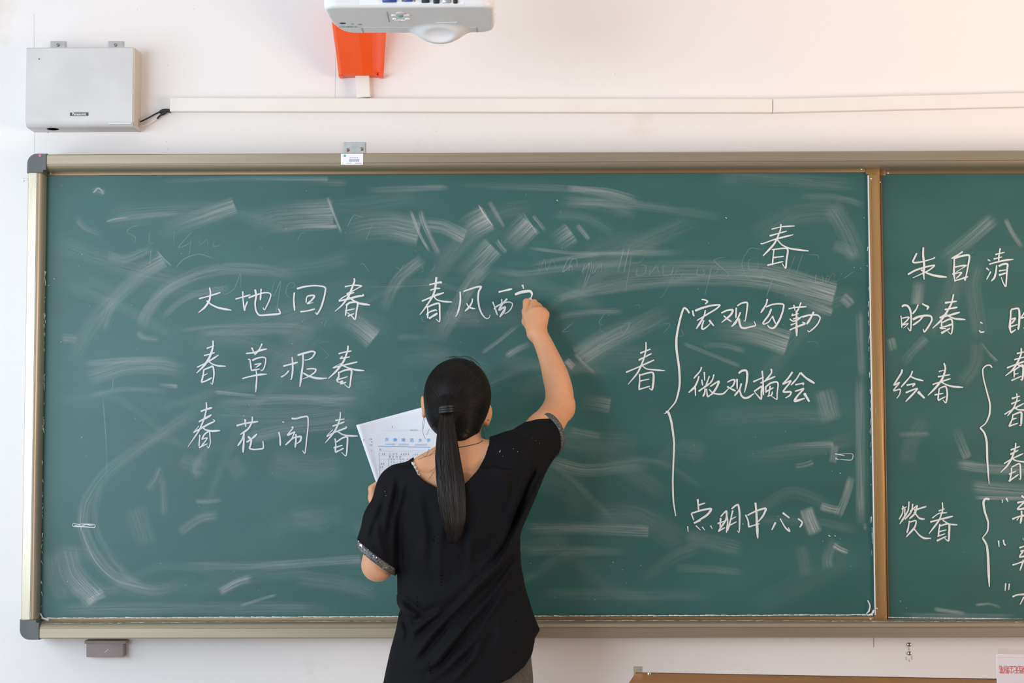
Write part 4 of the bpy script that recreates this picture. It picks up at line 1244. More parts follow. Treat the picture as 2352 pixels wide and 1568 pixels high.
# ------------------------------------------------------------------ cable trunking
def trunk(name, pts, label, depth=0.022):
    yf = WALL_Y - depth
    q = [P(x, y, yf) for (x, y) in pts]
    n = len(q)
    mb = MB()
    c = sum(q, Vector()) / n
    inner = [c + (v - c) * 1.0 for v in q]
    va = [mb.bm.verts.new((v.x, WALL_Y - 0.0002, v.z)) for v in q]
    vb = [mb.bm.verts.new((v.x, yf + 0.0015, v.z)) for v in q]
    def ins(v):
        d = v - c
        return Vector((v.x - math.copysign(0.0015, d.x), yf, v.z - math.copysign(0.0015, d.z)))
    vc = [mb.bm.verts.new(ins(v)) for v in q]
    for i in range(n):
        j = (i + 1) % n
        mb.bm.faces.new((va[i], va[j], vb[j], vb[i]))
        mb.bm.faces.new((vb[i], vb[j], vc[j], vc[i]))
    mb.bm.faces.new(vc)
    mb.bm.faces.new(va[::-1])
    return tag(mb.build(name, M_trunk, None), label, 'cable trunking')


trunk('cable_trunking', [(390, 224), (1774.5, 227), (1774.5, 258), (390, 255.5)], 'long cream plastic cable trunking running left from the joint above the board')
xe = 2900
trunk('cable_trunking', [(1776, 226.5), (xe, 200), (xe, 232), (1776, 258)], 'cream plastic cable trunking right of the joint, running out of the picture')
v = trunk('cable_trunking', [(815, 165), (847, 165), (850, 221.5), (820, 224.5)], 'short upright piece of cream trunking below the orange cover', 0.026)
p0 = P(822, 223.5, WALL_Y - 0.018)
MB().box((p0.x, WALL_Y - 0.022, p0.z + 0.0015), (p0.x + 0.034, WALL_Y - 0.003, p0.z + 0.004)).build('open_end', M_black, v)

# ------------------------------------------------------------------ orange projector bracket
pb = thing('projector_bracket', P(830, 176, WALL_Y), 'orange plastic covered wall bracket of the projector above the trunking', 'wall bracket')
mb = MB()
secs = []
ZT = 2.62
for (zpx, dep, xl, xr) in ((172, 0.050, 777, 880), (120, 0.095, 771.5, 882.5), (75, 0.135, 766, 885), (0, 0.19, 757, 889), (-30, 0.21, 754, 891)):
    yf = WALL_Y - dep
    L, R = P(xl, zpx, WALL_Y - dep * 0.75), P(xr, zpx, WALL_Y - 0.01)
    z = L.z
    wd = R.x - L.x
    M_ = P((xl + xr) / 2 - 2 + (75 - zpx) * -0.085, zpx, yf)
    pts = [Vector((L.x, WALL_Y, z)), Vector((L.x, yf + 0.022, z)), Vector((L.x + 0.003, yf + 0.012, z)), Vector((L.x + 0.010, yf + 0.0035, z)),
           Vector((M_.x - 0.002, yf + 0.0005, z - 0.004)), Vector((M_.x, yf, z - 0.0045)), Vector((M_.x + 0.002, yf + 0.0005, z - 0.004)),
           Vector((R.x - 0.026, yf + 0.003, z)), Vector((R.x - 0.017, yf + 0.014, z)), Vector((R.x - 0.012, yf + 0.026, z)), Vector((R.x, WALL_Y, z))]
    secs.append([mb.bm.verts.new(p) for p in pts])
for s0, s1 in zip(secs, secs[1:]):
    for i in range(len(s0) - 1):
        mb.bm.faces.new((s0[i], s0[i + 1], s1[i + 1], s1[i]))
    mb.bm.faces.new((s0[-1], s0[0], s1[0], s1[-1]))
mb.bm.faces.new(secs[0])
mb.bm.faces.new(secs[-1])
cov = mb.build('wall_cover', M_orange, pb, autosmooth=25)
for (xa, xb) in ((777.5, 787.5), (869, 879.5)):
    yq = WALL_Y - 0.036
    p0, p1 = P(xa, 169, yq), P(xb, 175, yq)
    MB().box((p0.x, yq, p1.z), (p1.x, WALL_Y - 0.005, p0.z + 0.003), 0.0015).build('cover_foot', M_orange, pb)
# boom carrying the projector, above the picture
zt = secs_top = P(822, -30, WALL_Y - 0.2).z
MB().box((P(790, -30, WALL_Y - .2).x, -0.80, zt - 0.012), (P(852, -30, WALL_Y - .2).x, WALL_Y - 0.10, zt + 0.055), 0.008).build('boom_arm', M_white, pb, autosmooth=40)

# ------------------------------------------------------------------ projector
ZP = P(900, 17, -0.85).z          # height of the downward face
FX0, FX1 = P(741, 20, -0.85).x, P(1134, 20, -0.85).x
pj_c = Vector(((FX0 + FX1) / 2, -0.72, ZP))
YN, YFAR = PZ(940, 16, ZP).y, PZ(940, 77, ZP).y
pj = thing('projector', (pj_c.x, (YN + YFAR) / 2, ZP), 'white projector hanging upside down under its boom at the top edge', 'projector')
hx = (FX1 - FX0) / 2
hy = (YFAR - YN) / 2
cy = (YN + YFAR) / 2
HB = 0.105
g = SDF((FX0 - 0.03, YN - 0.03, ZP - 0.055), (FX1 + 0.03, YFAR + 0.06, ZP + HB + 0.02), 0.0025)
sl, X, Y, Z = g.block(g.lo, g.lo + g.n * g.h)
# plan: rounded box that narrows slightly towards the wall on the left
xs_ = X - pj_c.x
taper = np.where(xs_ < 0, 1 - 0.10 * np.clip((Y - cy + hy * 0.2) / hy, 0, 1.2) ** 2, 1 - 0.05 * np.clip((Y - cy) / hy, 0, 1.2) ** 3)
qx = np.abs(xs_) / taper - (hx - 0.032)
qy = np.abs(Y - cy) - (hy - 0.032)
plan = np.sqrt(np.maximum(qx, 0) ** 2 + np.maximum(qy, 0) ** 2) + np.minimum(np.maximum(qx, qy), 0) - 0.032
zc = ZP + HB / 2
rz = 0.010
qz = np.abs(Z - zc) - (HB / 2 - rz)
pl2 = plan + rz
d = np.sqrt(np.maximum(pl2, 0) ** 2 + np.maximum(qz, 0) ** 2) + np.minimum(np.maximum(pl2, qz), 0) - rz
g.F[...] = d
# lens dome on the wall side, scooped on top
bx = PZ(1012, 76, ZP).x
g.ell((bx, YFAR - 0.026, ZP + 0.010), (0.060, 0.052, 0.040), 0.022)
g.ell((bx - 0.003, YFAR - 0.070, ZP - 0.031), (0.060, 0.038, 0.024), 0.005, sub=True)
prj = g.build('casing', M_white, pj, relax=2)


def pj_pt(px, py, lift=0.0006):
    p = PZ(px, py, ZP)
    p.z -= lift
    return p


def pj_mark(name, quad, m, th=0.0008):
    q = [pj_pt(*c) for c in quad]
    up = Vector((0, 0, th + 0.001))
    return MB().poly([v - Vector((0, 0, th * 0.3)) for v in q], [v + up for v in q]).build(name, m, prj)


def P_rear(px, py):
    return P(px, py, YN - 0.0004)


def pj_lens_ring(cx, cy_, rx, m, name, h=0.0025):
    c = pj_pt(cx, cy_, 0)
    mb = MB()
    mb.lathe((c.x, c.y, ZP + 0.001), (0, 0, -1), [(rx, 0), (rx, h * 0.5 + 0.001), (rx * 0.85, h + 0.001), (0.0001, h + 0.001)], 20)
    return mb.build(name, m, prj, autosmooth=40)


# seams, control pad, printing
pj_mark('panel_seam', [(888, 27), (889.3, 27), (894.6, 50), (893.2, 50)], M_grey_ink)
pj_mark('panel_seam', [(830.5, 64), (831.7, 64), (835.6, 76), (834.2, 76)], M_grey_ink)
pj_mark('panel_seam', [(831, 62.6), (1094, 62.6), (1094, 63.3), (831, 63.4)], M_spk)
pj_mark('panel_seam', [(1094.5, 63), (1095.6, 63), (1097, 74), (1096, 74)], M_grey_ink)
M_btn = mat('grey_button', (0.62, 0.62, 0.63), 0.4)
for (x, y, r, m) in ((919, 30.5, 0.0105, M_btn), (904.5, 34.5, 0.006, M_white), (934, 34.5, 0.007, M_white), (920, 36.5, 0.0055, M_green), (906, 43, 0.005, M_white), (936, 43, 0.006, M_white), (914, 46, 0.008, M_white), (925, 46.5, 0.007, M_white)):
    pj_lens_ring(x, y, r, m, 'button')
for (x, y) in ((787, 53.5), (827, 56)):
    pj_lens_ring(x, y, 0.0075 if x < 800 else 0.005, M_ink if x < 800 else M_green, 'round_emblem', 0.0004)
pj_lens_ring(809, 55, 0.0035, M_blue_ink, 'round_emblem', 0.0004)
pj_mark('info_sticker', [(1001, 52), (1050, 50.5), (1049, 56), (996, 57.5)], M_white, 0.0002)
Rdown = Matrix.Rotation(math.pi, 4, 'X')
Rflip = Matrix.Rotation(math.pi, 4, 'Z') @ Matrix.Rotation(math.pi, 4, 'X')
p = pj_pt(799, 61)
text_mesh('maker_lettering', 'NEC', M_grey_ink, prj, (p.x, p.y, ZP - 0.0010), 0.015, rot=Rflip, sx=1.5)
# connector field on the face towards the class
rp = MB()
q = [P_rear(825, 12), P_rear(1066, 10), P_rear(1066, -20), P_rear(825, -20)]
bk = Vector((0, 0.004, 0))
con = rp.poly([v for v in q], [v + bk for v in q]).build('connector_panel', M_label, pj)
for (x0, x1_, y1_, m, nm) in ((878, 911, 5, M_port_blue, 'video_socket'), (927, 947, 3.5, M_port_blue, 'video_socket'), (968, 986, 6, M_black, 'data_socket'), (995, 1009, 7.5, M_black, 'data_socket'), (1016, 1034, 7, M_steel, 'data_socket'), (1041, 1051, 7.5, M_black, 'data_socket')):
    a_, b_ = P(x0, y1_, YN - 0.004), P(x1_, -12, YN - 0.004)
    s = MB().box((a_.x, YN - 0.006, a_.z), (b_.x, YN + 0.002, b_.z), 0.002).build(nm, m, con, autosmooth=40)
for x in (924, 951):
    c_ = P(x, 1.5, YN - 0.002)
    screw(c_, (0, -1, 0), 0.0028, con)
MB().poly([Vector((pj_c.x - 0.12, cy - 0.06, ZP + HB - 0.002)), Vector((pj_c.x + 0.10, cy - 0.06, ZP + HB - 0.002)), Vector((pj_c.x + 0.10, cy + 0.06, ZP + HB - 0.002)), Vector((pj_c.x - 0.12, cy + 0.06, ZP + HB - 0.002))],
          [Vector((pj_c.x - 0.12, cy - 0.06, zt - 0.011)), Vector((pj_c.x + 0.06, cy - 0.06, zt - 0.011)), Vector((pj_c.x + 0.06, cy + 0.06, zt - 0.011)), Vector((pj_c.x - 0.12, cy + 0.06, zt - 0.011))]).build('ceiling_plate', M_steel, pj)

# ------------------------------------------------------------------ small wall fittings
yb_ = WALL_Y - 0.034
a, b = P(198, 1476, yb_), P(283, 1509, yb_)
jb = thing('junction_box', ((a.x + b.x) / 2, WALL_Y, b.z), 'small mauve brown plastic box on the wall under the board corner', 'junction box')
MB().box((a.x, yb_, b.z), (b.x, WALL_Y, a.z + 0.002), 0.0025).build('box_body', M_tan, jb, autosmooth=40)
MB().box((a.x - 0.004, yb_ - 0.003, a.z - 0.002), (b.x + 0.007, WALL_Y, a.z + 0.0065), 0.0012).build('box_lid', M_tan, jb, autosmooth=40)
tag(MB().tube([P(241, 1498, yb_ - 0.0003), P(246, 1493.5, yb_ - 0.0003), P(249, 1490.5, yb_ - 0.0003)], 0.0011, 6).build('chalk_scratch', M_chalk, jb), 'chalk scratch on the box front')
for (x, y, lab) in ((2088, 1480, 'upper of two bare screws in the wall under the board'), (2089, 1500, 'lower of two bare screws in the wall, above a dirty streak')):
    s = screw(P(x, y, WALL_Y - 0.001), (0, -1, 0), 0.0058, None, M_screw)
    s.name = 'wall_screw'
    tag(s, lab, 'screw', 'bare screws under the board')

# ------------------------------------------------------------------ lectern and chalk box
LR = math.radians(-8.5)
c0 = P(1460, 1545, -1.30)
ZL = c0.z
le = thing('lectern', (c0.x + 0.35, c0.y - 0.25, 0), 'orange brown wooden lectern at the lower right edge of the picture', 'lectern')
ux = Vector((math.cos(LR), math.sin(LR), 0))
uy = Vector((-math.sin(LR), math.cos(LR), 0))
LW, LD = 0.95, 0.52


def lq(u, v, z):
    return c0 + ux * u + uy * v + Vector((0, 0, z - ZL))


def lbox(u0, u1, v0, v1, z0, z1):
    mb = MB()
    mb.poly([lq(u0, v0, z0), lq(u1, v0, z0), lq(u1, v1, z0), lq(u0, v1, z0)], [lq(u0, v0, z1), lq(u1, v0, z1), lq(u1, v1, z1), lq(u0, v1, z1)])
    return mb


lbox(0, LW, -LD, 0, ZL - 0.028, ZL).build('desk_top', M_wood, le)
lbox(-0.0006, LW, -0.0005, 0.0018, ZL - 0.028, ZL + 0.0012).build('edge_band', M_wood_edge, le)
lbox(0.03, LW - 0.03, -LD + 0.04, -0.04, 0.06, ZL - 0.028).build('cabinet_body', M_wood, le)
lbox(0.05, LW - 0.05, -LD + 0.06, -0.06, 0.0, 0.06).build('plinth', M_wood_edge, le)
lbox(-0.004, 0.0125, 0.0005, 0.006, ZL - 0.02, ZL + 0.0115).build('corner_bracket', M_alu, le)
screw(lq(0.027, -0.012, ZL + 0.0008), (0, 0, 1), 0.004, le)

YBX = -1.60
p0, p1 = P(2288, 1503, YBX), P(2420, 1503, YBX)
zt_ = p0.z
cbx = MB().box((p0.x, YBX, ZL + 0.0005), (p1.x, YBX + 0.085, zt_), 0.0012)
bmesh.ops.rotate(cbx.bm, verts=cbx.bm.verts, cent=p0, matrix=Matrix.Rotation(math.radians(-16.5), 3, 'Z'))
chb = tag(cbx.build('chalk_box', M_cardboard), 'pale pink chalk carton standing upside down on the lectern with red characters', 'box')
lid = MB().box((p0.x + 0.001, YBX - 0.0006, zt_ - 0.004), (p1.x - 0.001, YBX + 0.084, zt_ + 0.0012), 0.0006)
bmesh.ops.rotate(lid.bm, verts=lid.bm.verts, cent=p0, matrix=Matrix.Rotation(math.radians(-16.5), 3, 'Z'))
lid.build('box_flap', M_cardboard, chb)
for i, (ch, px) in enumerate((('笔', 2300), ('粉', 2311.5), ('尘', 2323), ('无', 2334.5), ('档', 2346), ('高', 2357.5))):
    RB_ = Matrix.Rotation(math.radians(-16.5), 3, 'Z')
    fu, fn = RB_ @ Vector((1, 0, 0)), RB_ @ Vector((0, -1, 0))
    dr_ = RC @ Vector(((px - W / 2) / FPX, (H / 2 - 1536) / FPX, -1.0))
    q = CAM + dr_ * (((p0 - CAM).dot(fn)) / dr_.dot(fn)) + fn * 0.0004
    text_mesh('printed_character', ch, M_red_ink, chb, q, 0.0150, rot=Matrix.Rotation(math.radians(-16.5), 4, 'Z') @ Matrix.Rotation(math.pi, 4, 'Y') @ Matrix.Rotation(math.pi / 2, 4, 'X'), sx=0.56)

# ------------------------------------------------------------------ the person
M_skin = mat('warm_skin', (0.66, 0.325, 0.175), 0.5, noise=0.05, nscale=18, bump=0.03, bscale=500, spec=0.35, sss=0.25)
M_shirt = mat('black_jersey', (0.0056, 0.0055, 0.0070), 0.78, noise=0.12, nscale=25, bump=0.12, bscale=900, spec=0.13)
M_jeans = mat('grey_denim', (0.085, 0.075, 0.068), 0.85, noise=0.25, nscale=140, bump=0.2, bscale=700)
M_hair = bpy.data.materials.new('black_hair')
M_hair.use_nodes = True
_b = M_hair.node_tree.nodes['Principled BSDF']
_b.inputs['Base Color'].default_value = (0.0045, 0.0034, 0.0032, 1)
_b.inputs['Roughness'].default_value = 0.42
_b.inputs['Specular IOR Level'].default_value = 0.2
M_hair2 = mat('dark_brown_hair', (0.0105, 0.0056, 0.0042), 0.40, spec=0.3)
M_tie = mat('black_elastic', (0.008, 0.012, 0.013), 0.35, bump=0.4, bscale=300)
M_seq = mat('grey_sequin_band', (0.10, 0.10, 0.10), 0.4, metal=0.35, noise=0.6, nscale=260, stretch=(1, 1, 1), bump=0.8, bscale=260)
M_sparkle = mat('silver_sequin', (0.85, 0.88, 0.92), 0.15, metal=0.9)
M_lace = mat('white_lace', (0.78, 0.77, 0.74), 0.8)
M_eye = mat('eye_white', (0.8, 0.78, 0.75), 0.2)
M_iris = mat('dark_iris', (0.02, 0.012, 0.008), 0.1)
M_lip = mat('lip_skin', (0.45, 0.16, 0.13), 0.45)
M_shoe = mat('black_shoe_leather', (0.015, 0.015, 0.016), 0.4)
M_speck = mat('pale_speck', (0.55, 0.44, 0.34), 0.7)
M_hole = mat('dark_hole', (0.0008, 0.0008, 0.0008), 0.9, spec=0.0)

YT = -0.40
root = thing('person', P(1050, 1500, YT) * 1.0, 'woman with a black ponytail and black short-sleeved top, seen from behind, writing on the board', 'person')
root.location.z = 0.0
root.matrix_world = Matrix.Translation(root.location)


def V(px, py, Y):
    return tuple(P(px, py, Y))


# --- torso outline: (row, left, right) of the top, in the plane through her shoulders
rows = [(1060, 925, 1215), (1100, 899, 1240), (1120, 897, 1234), (1165, 903, 1217), (1200, 907, 1202), (1230, 909, 1197), (1260, 910, 1195), (1310, 910, 1199), (1345, 908, 1206), (1385, 911, 1218),
        (1400, 916, 1222), (1425, 913, 1231), (1446, 909, 1240), (1490, 897, 1236), (1530, 888, 1226), (1570, 880, 1215), (1620, 872, 1208), (1680, 866, 1202)]
tz = np.array([P(1050, r[0], YT).z for r in rows])[::-1]
tl = np.array([P(r[1], r[0], YT).x for r in rows])[::-1]
trr = np.array([P(r[2], r[0], YT).x for r in rows])[::-1]


def torso(g, off, zlo, zhi, k, bscale=1.0, drape=True):
    lo = (tl.min() - 0.05, YT - 0.25, zlo - 0.05)
    hi = (trr.max() + 0.05, YT + 0.25, zhi + 0.05)
    sl, X, Y, Z = g.block(lo, hi)
    L = np.interp(Z, tz, tl) + off
    R = np.interp(Z, tz, trr) - off
    if not drape:
        R = np.minimum(R, np.interp(Z, [0.7, 0.85, 1.0, 1.15, 1.3], [P(1215, 1500, YT).x, P(1205, 1450, YT).x, P(1185, 1350, YT).x, P(1190, 1200, YT).x, P(1195, 1100, YT).x]) - off * 0.5)
        L = np.maximum(L, np.interp(Z, [0.7, 1.0, 1.15, 1.3], [P(900, 1500, YT).x, P(920, 1300, YT).x, P(915, 1200, YT).x, P(905, 1100, YT).x]))
    cx, a = (L + R) / 2, (R - L) / 2
    b = np.interp(Z, [0.70, 0.80, 0.92, 1.02, 1.15, 1.28, 1.36], [0.128, 0.128, 0.112, 0.102, 0.112, 0.108, 0.085]) * bscale - off
    cyy = np.interp(Z, [0.70, 0.80, 0.92, 1.02, 1.15, 1.28, 1.36], [-0.400, -0.400, -0.395, -0.385, -0.392, -0.405, -0.405])
    q = (np.abs((X - cx) / a) ** 2.25 + np.abs((Y - cyy) / b) ** 2.25) ** (1 / 2.25)
    d = (q - 1) * np.minimum(a, b) * 0.9
    d = np.maximum(d, np.maximum(zlo - Z, Z - zhi))
    g.add(d.astype(np.float32), sl, k)


SH = [(V(1010, 1078, -.415), V(916, 1120, -.415), 0.050, 0.047), (V(1085, 1079, -.415), V(1172, 1045, -.405), 0.052, 0.054)]

# ------------------------------------------------ body, one continuous surface
g = SDF((-0.45, -0.60, 0.0), (0.32, 0.02, 1.80), 0.003)
torso(g, 0.020, 0.86, 1.30, 0.02, drape=False)
for (a, b, ra, rb) in SH:
    g.cap(a, b, ra - 0.006, rb - 0.006, 0.03)
g.cap(V(1050, 1085, -.425), V(1050, 1180, -.435), 0.055, 0.06, 0.03)          # upper back
g.cap(V(1060, 955, -.345), V(1056, 1060, -.395), 0.046, 0.054, 0.025)           # neck
g.cap(V(1060, 1046, -.40), V(985, 1078, -.415), 0.040, 0.036, 0.03)             # trapezius
g.cap(V(1060, 1046, -.40), V(1128, 1052, -.41), 0.042, 0.036, 0.03)
# head, turned a little to her right
HA = Matrix.Rotation(math.radians(-14), 3, 'Z')
HC = Vector(V(1052, 905, -.335))


def hp(x, y, z):
    return tuple(HC + HA @ Vector((x, y, z)))


g.ell(hp(0, -0.005, 0.004), (0.074, 0.088, 0.084), 0.0, R=HA)
g.ell(hp(0, 0.028, -0.052), (0.058, 0.058, 0.068), 0.025, R=HA)                  # jaw and face
g.ell(hp(0, 0.072, -0.102), (0.022, 0.018, 0.016), 0.02, R=HA)                   # chin
g.cap(hp(0, 0.083, -0.018), hp(0, 0.104, -0.054), 0.008, 0.012, 0.012)           # nose
for s in (-1, 1):
    g.ell(hp(s * 0.034, 0.062, -0.046), (0.022, 0.022, 0.02), 0.015, R=HA)       # cheek
    g.ell(hp(s * 0.031, 0.089, -0.018), (0.017, 0.012, 0.011), 0.008, R=HA, sub=True)
    g.ell(hp(s * 0.010, 0.096, -0.056), (0.007, 0.008, 0.006), 0.006, R=HA)
    g.cap(hp(s * 0.014, 0.088, -0.002), hp(s * 0.046, 0.076, -0.002), 0.006, 0.005, 0.01)   # brow
g.cap(hp(-0.016, 0.083, -0.077), hp(0.016, 0.083, -0.077), 0.006, 0.006, 0.006)  # lips
g.cap(hp(-0.013, 0.082, -0.086), hp(0.013, 0.082, -0.086), 0.006, 0.006, 0.005)
# ears
for (ex, ey, er) in ((1119, 952, (0.0065, 0.017, 0.028)), (973.5, 932, (0.006, 0.016, 0.026))):
    s = 1 if ex > 1050 else -1
    RE = Matrix.Rotation(math.radians(-14 - s * 28), 3, 'Z') @ Matrix.Rotation(math.radians(s * 8), 3, 'Y')
    ce = V(ex, ey, -.325)
    g.ell(ce, er, 0.006, R=RE)
    lob = Vector(ce) + Vector((0, 0.002, -0.022))
    g.ell(tuple(lob), (0.005, 0.008, 0.008), 0.005)
# right arm, raised to the board
ELB = V(1284, 936, -.205)
WR = V(1234, 768, -.098)
g.cap(V(1178, 1048, -.40), V(1250, 985, -.285), 0.050, 0.043, 0.025)
g.cap(V(1250, 985, -.285), ELB, 0.043, 0.0375, 0.015)
g.ell(V(1302, 925, -.198), (0.0145, 0.018, 0.034), 0.02)
ARM = [(ELB, 0.0375), (V(1284.5, 900, -.184), 0.0358), (V(1275, 860, -.156), 0.0333), (V(1261, 820, -.128), 0.0276), (V(1244.5, 782, -.105), 0.0240), (WR, 0.0234)]
AP = [np.array(q_[0]) for q_ in ARM]
AR = [q_[1] for q_ in ARM]
AP = [2 * AP[0] - AP[1]] + AP + [2 * AP[-1] - AP[-2]]
AR = [AR[0]] + AR + [AR[-1]]
dense = []
for i in range(1, len(AP) - 2):
    for t in np.linspace(0, 1, 5, endpoint=False):
        cr = lambda a_, b_, c_, e_: 0.5 * (2 * b_ + (c_ - a_) * t + (2 * a_ - 5 * b_ + 4 * c_ - e_) * t * t + (3 * b_ - a_ - 3 * c_ + e_) * t ** 3)
        dense.append((cr(*AP[i - 1:i + 3]), cr(*AR[i - 1:i + 3])))
dense.append((AP[-2], AR[-2]))
for i, ((p_, r0), (q_, r1)) in enumerate(zip(dense, dense[1:])):
    g.cap(p_, q_, r0, r1, 0.012 if i == 0 else 0.0008)
# right hand: palm, knuckles, thumb and four fingers closed on the chalk
KN = [V(1210, 724, -.074), V(1224, 715, -.081), V(1239, 714, -.079), V(1250.5, 722, -.071)]
CA = [V(1226, 764, -.093), V(1231, 762, -.096), V(1236, 762, -.096), V(1240, 764, -.092)]
for c_, k_, r0, r1 in zip(CA, KN, (0.0165, 0.0165, 0.016, 0.0152), (0.0118, 0.0115, 0.0112, 0.0108)):
    g.cap(c_, k_, r0, r1, 0.014)
g.cap(V(1243, 738, -.080), V(1247, 725, -.074), 0.014, 0.0125, 0.012)
FING = [
    [KN[0], V(1209.5, 693.5, -.054), V(1210.5, 694, -.032), V(1214, 694, -.013)],
    [KN[1], V(1226.5, 694.5, -.056), V(1225.5, 696, -.034), V(1222, 697, -.015)],
    [KN[2], V(1236.5, 704, -.056), V(1235, 714, -.032), V(1228, 722, -.026)],
    [KN[3], V(1248.5, 715, -.052), V(1246, 727, -.030), V(1238, 734, -.028)]]
FR = [(0.0110, 0.0100, 0.0092, 0.0078), (0.0105, 0.0092, 0.0086, 0.0076), (0.0104, 0.0090, 0.0083, 0.0075), (0.0100, 0.0084, 0.0077, 0.0070)]
for f_, r_, kk in zip(FING, FR, (0.0025, 0.002, 0.006, 0.009)):
    for i in range(3):
        g.cap(f_[i], f_[i + 1], r_[i], r_[i + 1], kk)
TH = [V(1223, 758, -.085), V(1209, 738, -.060), V(1207.5, 715, -.036), V(1213, 697, -.016)]
for i, (r0, r1) in enumerate(((0.015, 0.0120), (0.0115, 0.0100), (0.0100, 0.0082))):
    g.cap(TH[i], TH[i + 1], r0, r1, 0.006)
# left arm, bent, holding the sheets
LE = V(867, 1297, -.425)
LW_ = V(871, 1190, -.255)
g.cap(V(914, 1126, -.412), V(877, 1230, -.422), 0.039, 0.035, 0.02)
g.cap(V(878, 1230, -.425), LE, 0.036, 0.0362, 0.012)
g.ell(V(869, 1303, -.437), (0.022, 0.020, 0.026), 0.02)
g.cap(LE, V(870, 1245, -.345), 0.0365, 0.033, 0.012)
g.cap(V(870, 1245, -.345), LW_, 0.033, 0.0235, 0.012)
LK = [V(861, 1137, -.214), V(864, 1146, -.206), V(867, 1156, -.200), V(871, 1167, -.200)]
for k_, r1 in zip(LK, (0.0112, 0.0112, 0.0108, 0.0100)):
    g.cap(tuple(Vector(LW_) + (Vector(k_) - Vector(LW_)) * 0.12), k_, 0.0165, r1, 0.010)
LF = [
    [LK[0], V(856, 1128, -.186), V(866, 1124, -.172), V(880, 1124, -.170)],
    [LK[1], V(855, 1139, -.182), V(866, 1136, -.168), V(882, 1137, -.166)],
    [LK[2], V(856, 1151, -.180), V(868, 1149, -.168), V(883, 1150, -.167)],
    [LK[3], V(861, 1163, -.182), V(872, 1162, -.172), V(884, 1163, -.171)]]
for f_, r_ in zip(LF, FR):
    for i in range(3):
        g.cap(f_[i], f_[i + 1], r_[i] * 0.92, r_[i + 1] * 0.92, 0.004)
LT = [V(866, 1170, -.242), V(857, 1143, -.236), V(856, 1122, -.231), V(865, 1113, -.230)]
for i, (r0, r1) in enumerate(((0.0155, 0.0125), (0.0115, 0.0105), (0.0102, 0.0086))):
    g.cap(LT[i], LT[i + 1], r0, r1, 0.005)
# hips, legs, feet
HIPZ = 0.86
hx0 = (P(895, 1500, YT).x + P(1205, 1500, YT).x) / 2
for s in (-1, 1):
    hip = (hx0 + s * 0.075, -0.40, HIPZ)
    kn = (hx0 + s * 0.085, -0.385, 0.45)
    an = (hx0 + s * 0.09, -0.405, 0.08)
    g.cap(hip, kn, 0.078, 0.050, 0.03)
    g.cap(kn, (hx0 + s * 0.087, -0.41, 0.32), 0.048, 0.050, 0.02)
    g.cap((hx0 + s * 0.087, -0.41, 0.32), an, 0.050, 0.032, 0.02)
    g.cap((an[0], -0.42, 0.045), (an[0] + s * 0.015, -0.27, 0.03), 0.034, 0.028, 0.02)
body = g.build('body', M_skin, root, relax=3)

for s in (-1, 1):
    e = MB().lathe(hp(s * 0.031, 0.069, -0.018), tuple(HA @ Vector((0, 1, 0))), [(0.0001, -0.012), (0.008, -0.009), (0.012, 0), (0.0095, 0.0075), (0.0055, 0.0107), (0.0001, 0.012)], 20).build('eye', M_eye, body, smooth=True)
    MB().lathe(hp(s * 0.031, 0.0795, -0.018), tuple(HA @ Vector((0, 1, 0))), [(0.0052, -0.001), (0.0048, 0.0012), (0.0001, 0.0018)], 16).build('iris', M_iris, e, smooth=True)
MB().tube([hp(-0.019, 0.0855, -0.080), hp(-0.008, 0.0905, -0.078), hp(0, 0.0895, -0.079), hp(0.008, 0.0905, -0.078), hp(0.019, 0.0855, -0.080)], [0.001, 0.0035, 0.003, 0.0035, 0.001], 8).build('lips', M_lip, body, smooth=True)

# ------------------------------------------------ black top
hgrid = 0.003
g = SDF((-0.42, -0.60, 0.70), (0.18, -0.15, 1.50), hgrid)
torso(g, 0.0, 0.74, 1.31, 0.0)
for (a, b, ra, rb) in SH:
    g.cap(a, b, ra, rb, 0.03)
g.cap(V(1050, 1085, -.425), V(1050, 1180, -.435), 0.060, 0.066, 0.03)
g.cap(V(1060, 1035, -.40), V(985, 1078, -.415), 0.044, 0.041, 0.025)
g.cap(V(1060, 1035, -.40), V(1128, 1052, -.41), 0.046, 0.041, 0.025)
RS0, RS1 = V(1170, 1056, -.405), V(1275, 984, -.255)
LS0, LS1 = V(918, 1120, -.415), V(857, 1300, -.428)
g.cap(RS0, RS1, 0.060, 0.0535, 0.025)
g.cap(V(1150, 1110, -.40), V(1225, 1040, -.33), 0.055, 0.045, 0.03)              # draped underarm
g.cap(V(1165, 1180, -.395), V(1215, 1070, -.35), 0.035, 0.035, 0.03)
g.cap(LS0, V(884, 1195, -.42), 0.048, 0.051, 0.025)
g.cap(V(884, 1195, -.42), LS1, 0.051, 0.057, 0.012)
g.cap(V(908, 1170, -.425), V(901, 1282, -.432), 0.030, 0.022, 0.02)
sl, X, Y, Z = g.block(g.lo, g.lo + g.n * g.h)
F0 = g.F.copy()


def px_line(p):      # polyline given in photo pixels, on the back of the top
    return [np.array((P(x, y, -.49).x, P(x, y, -.49).z)) for (x, y) in p]


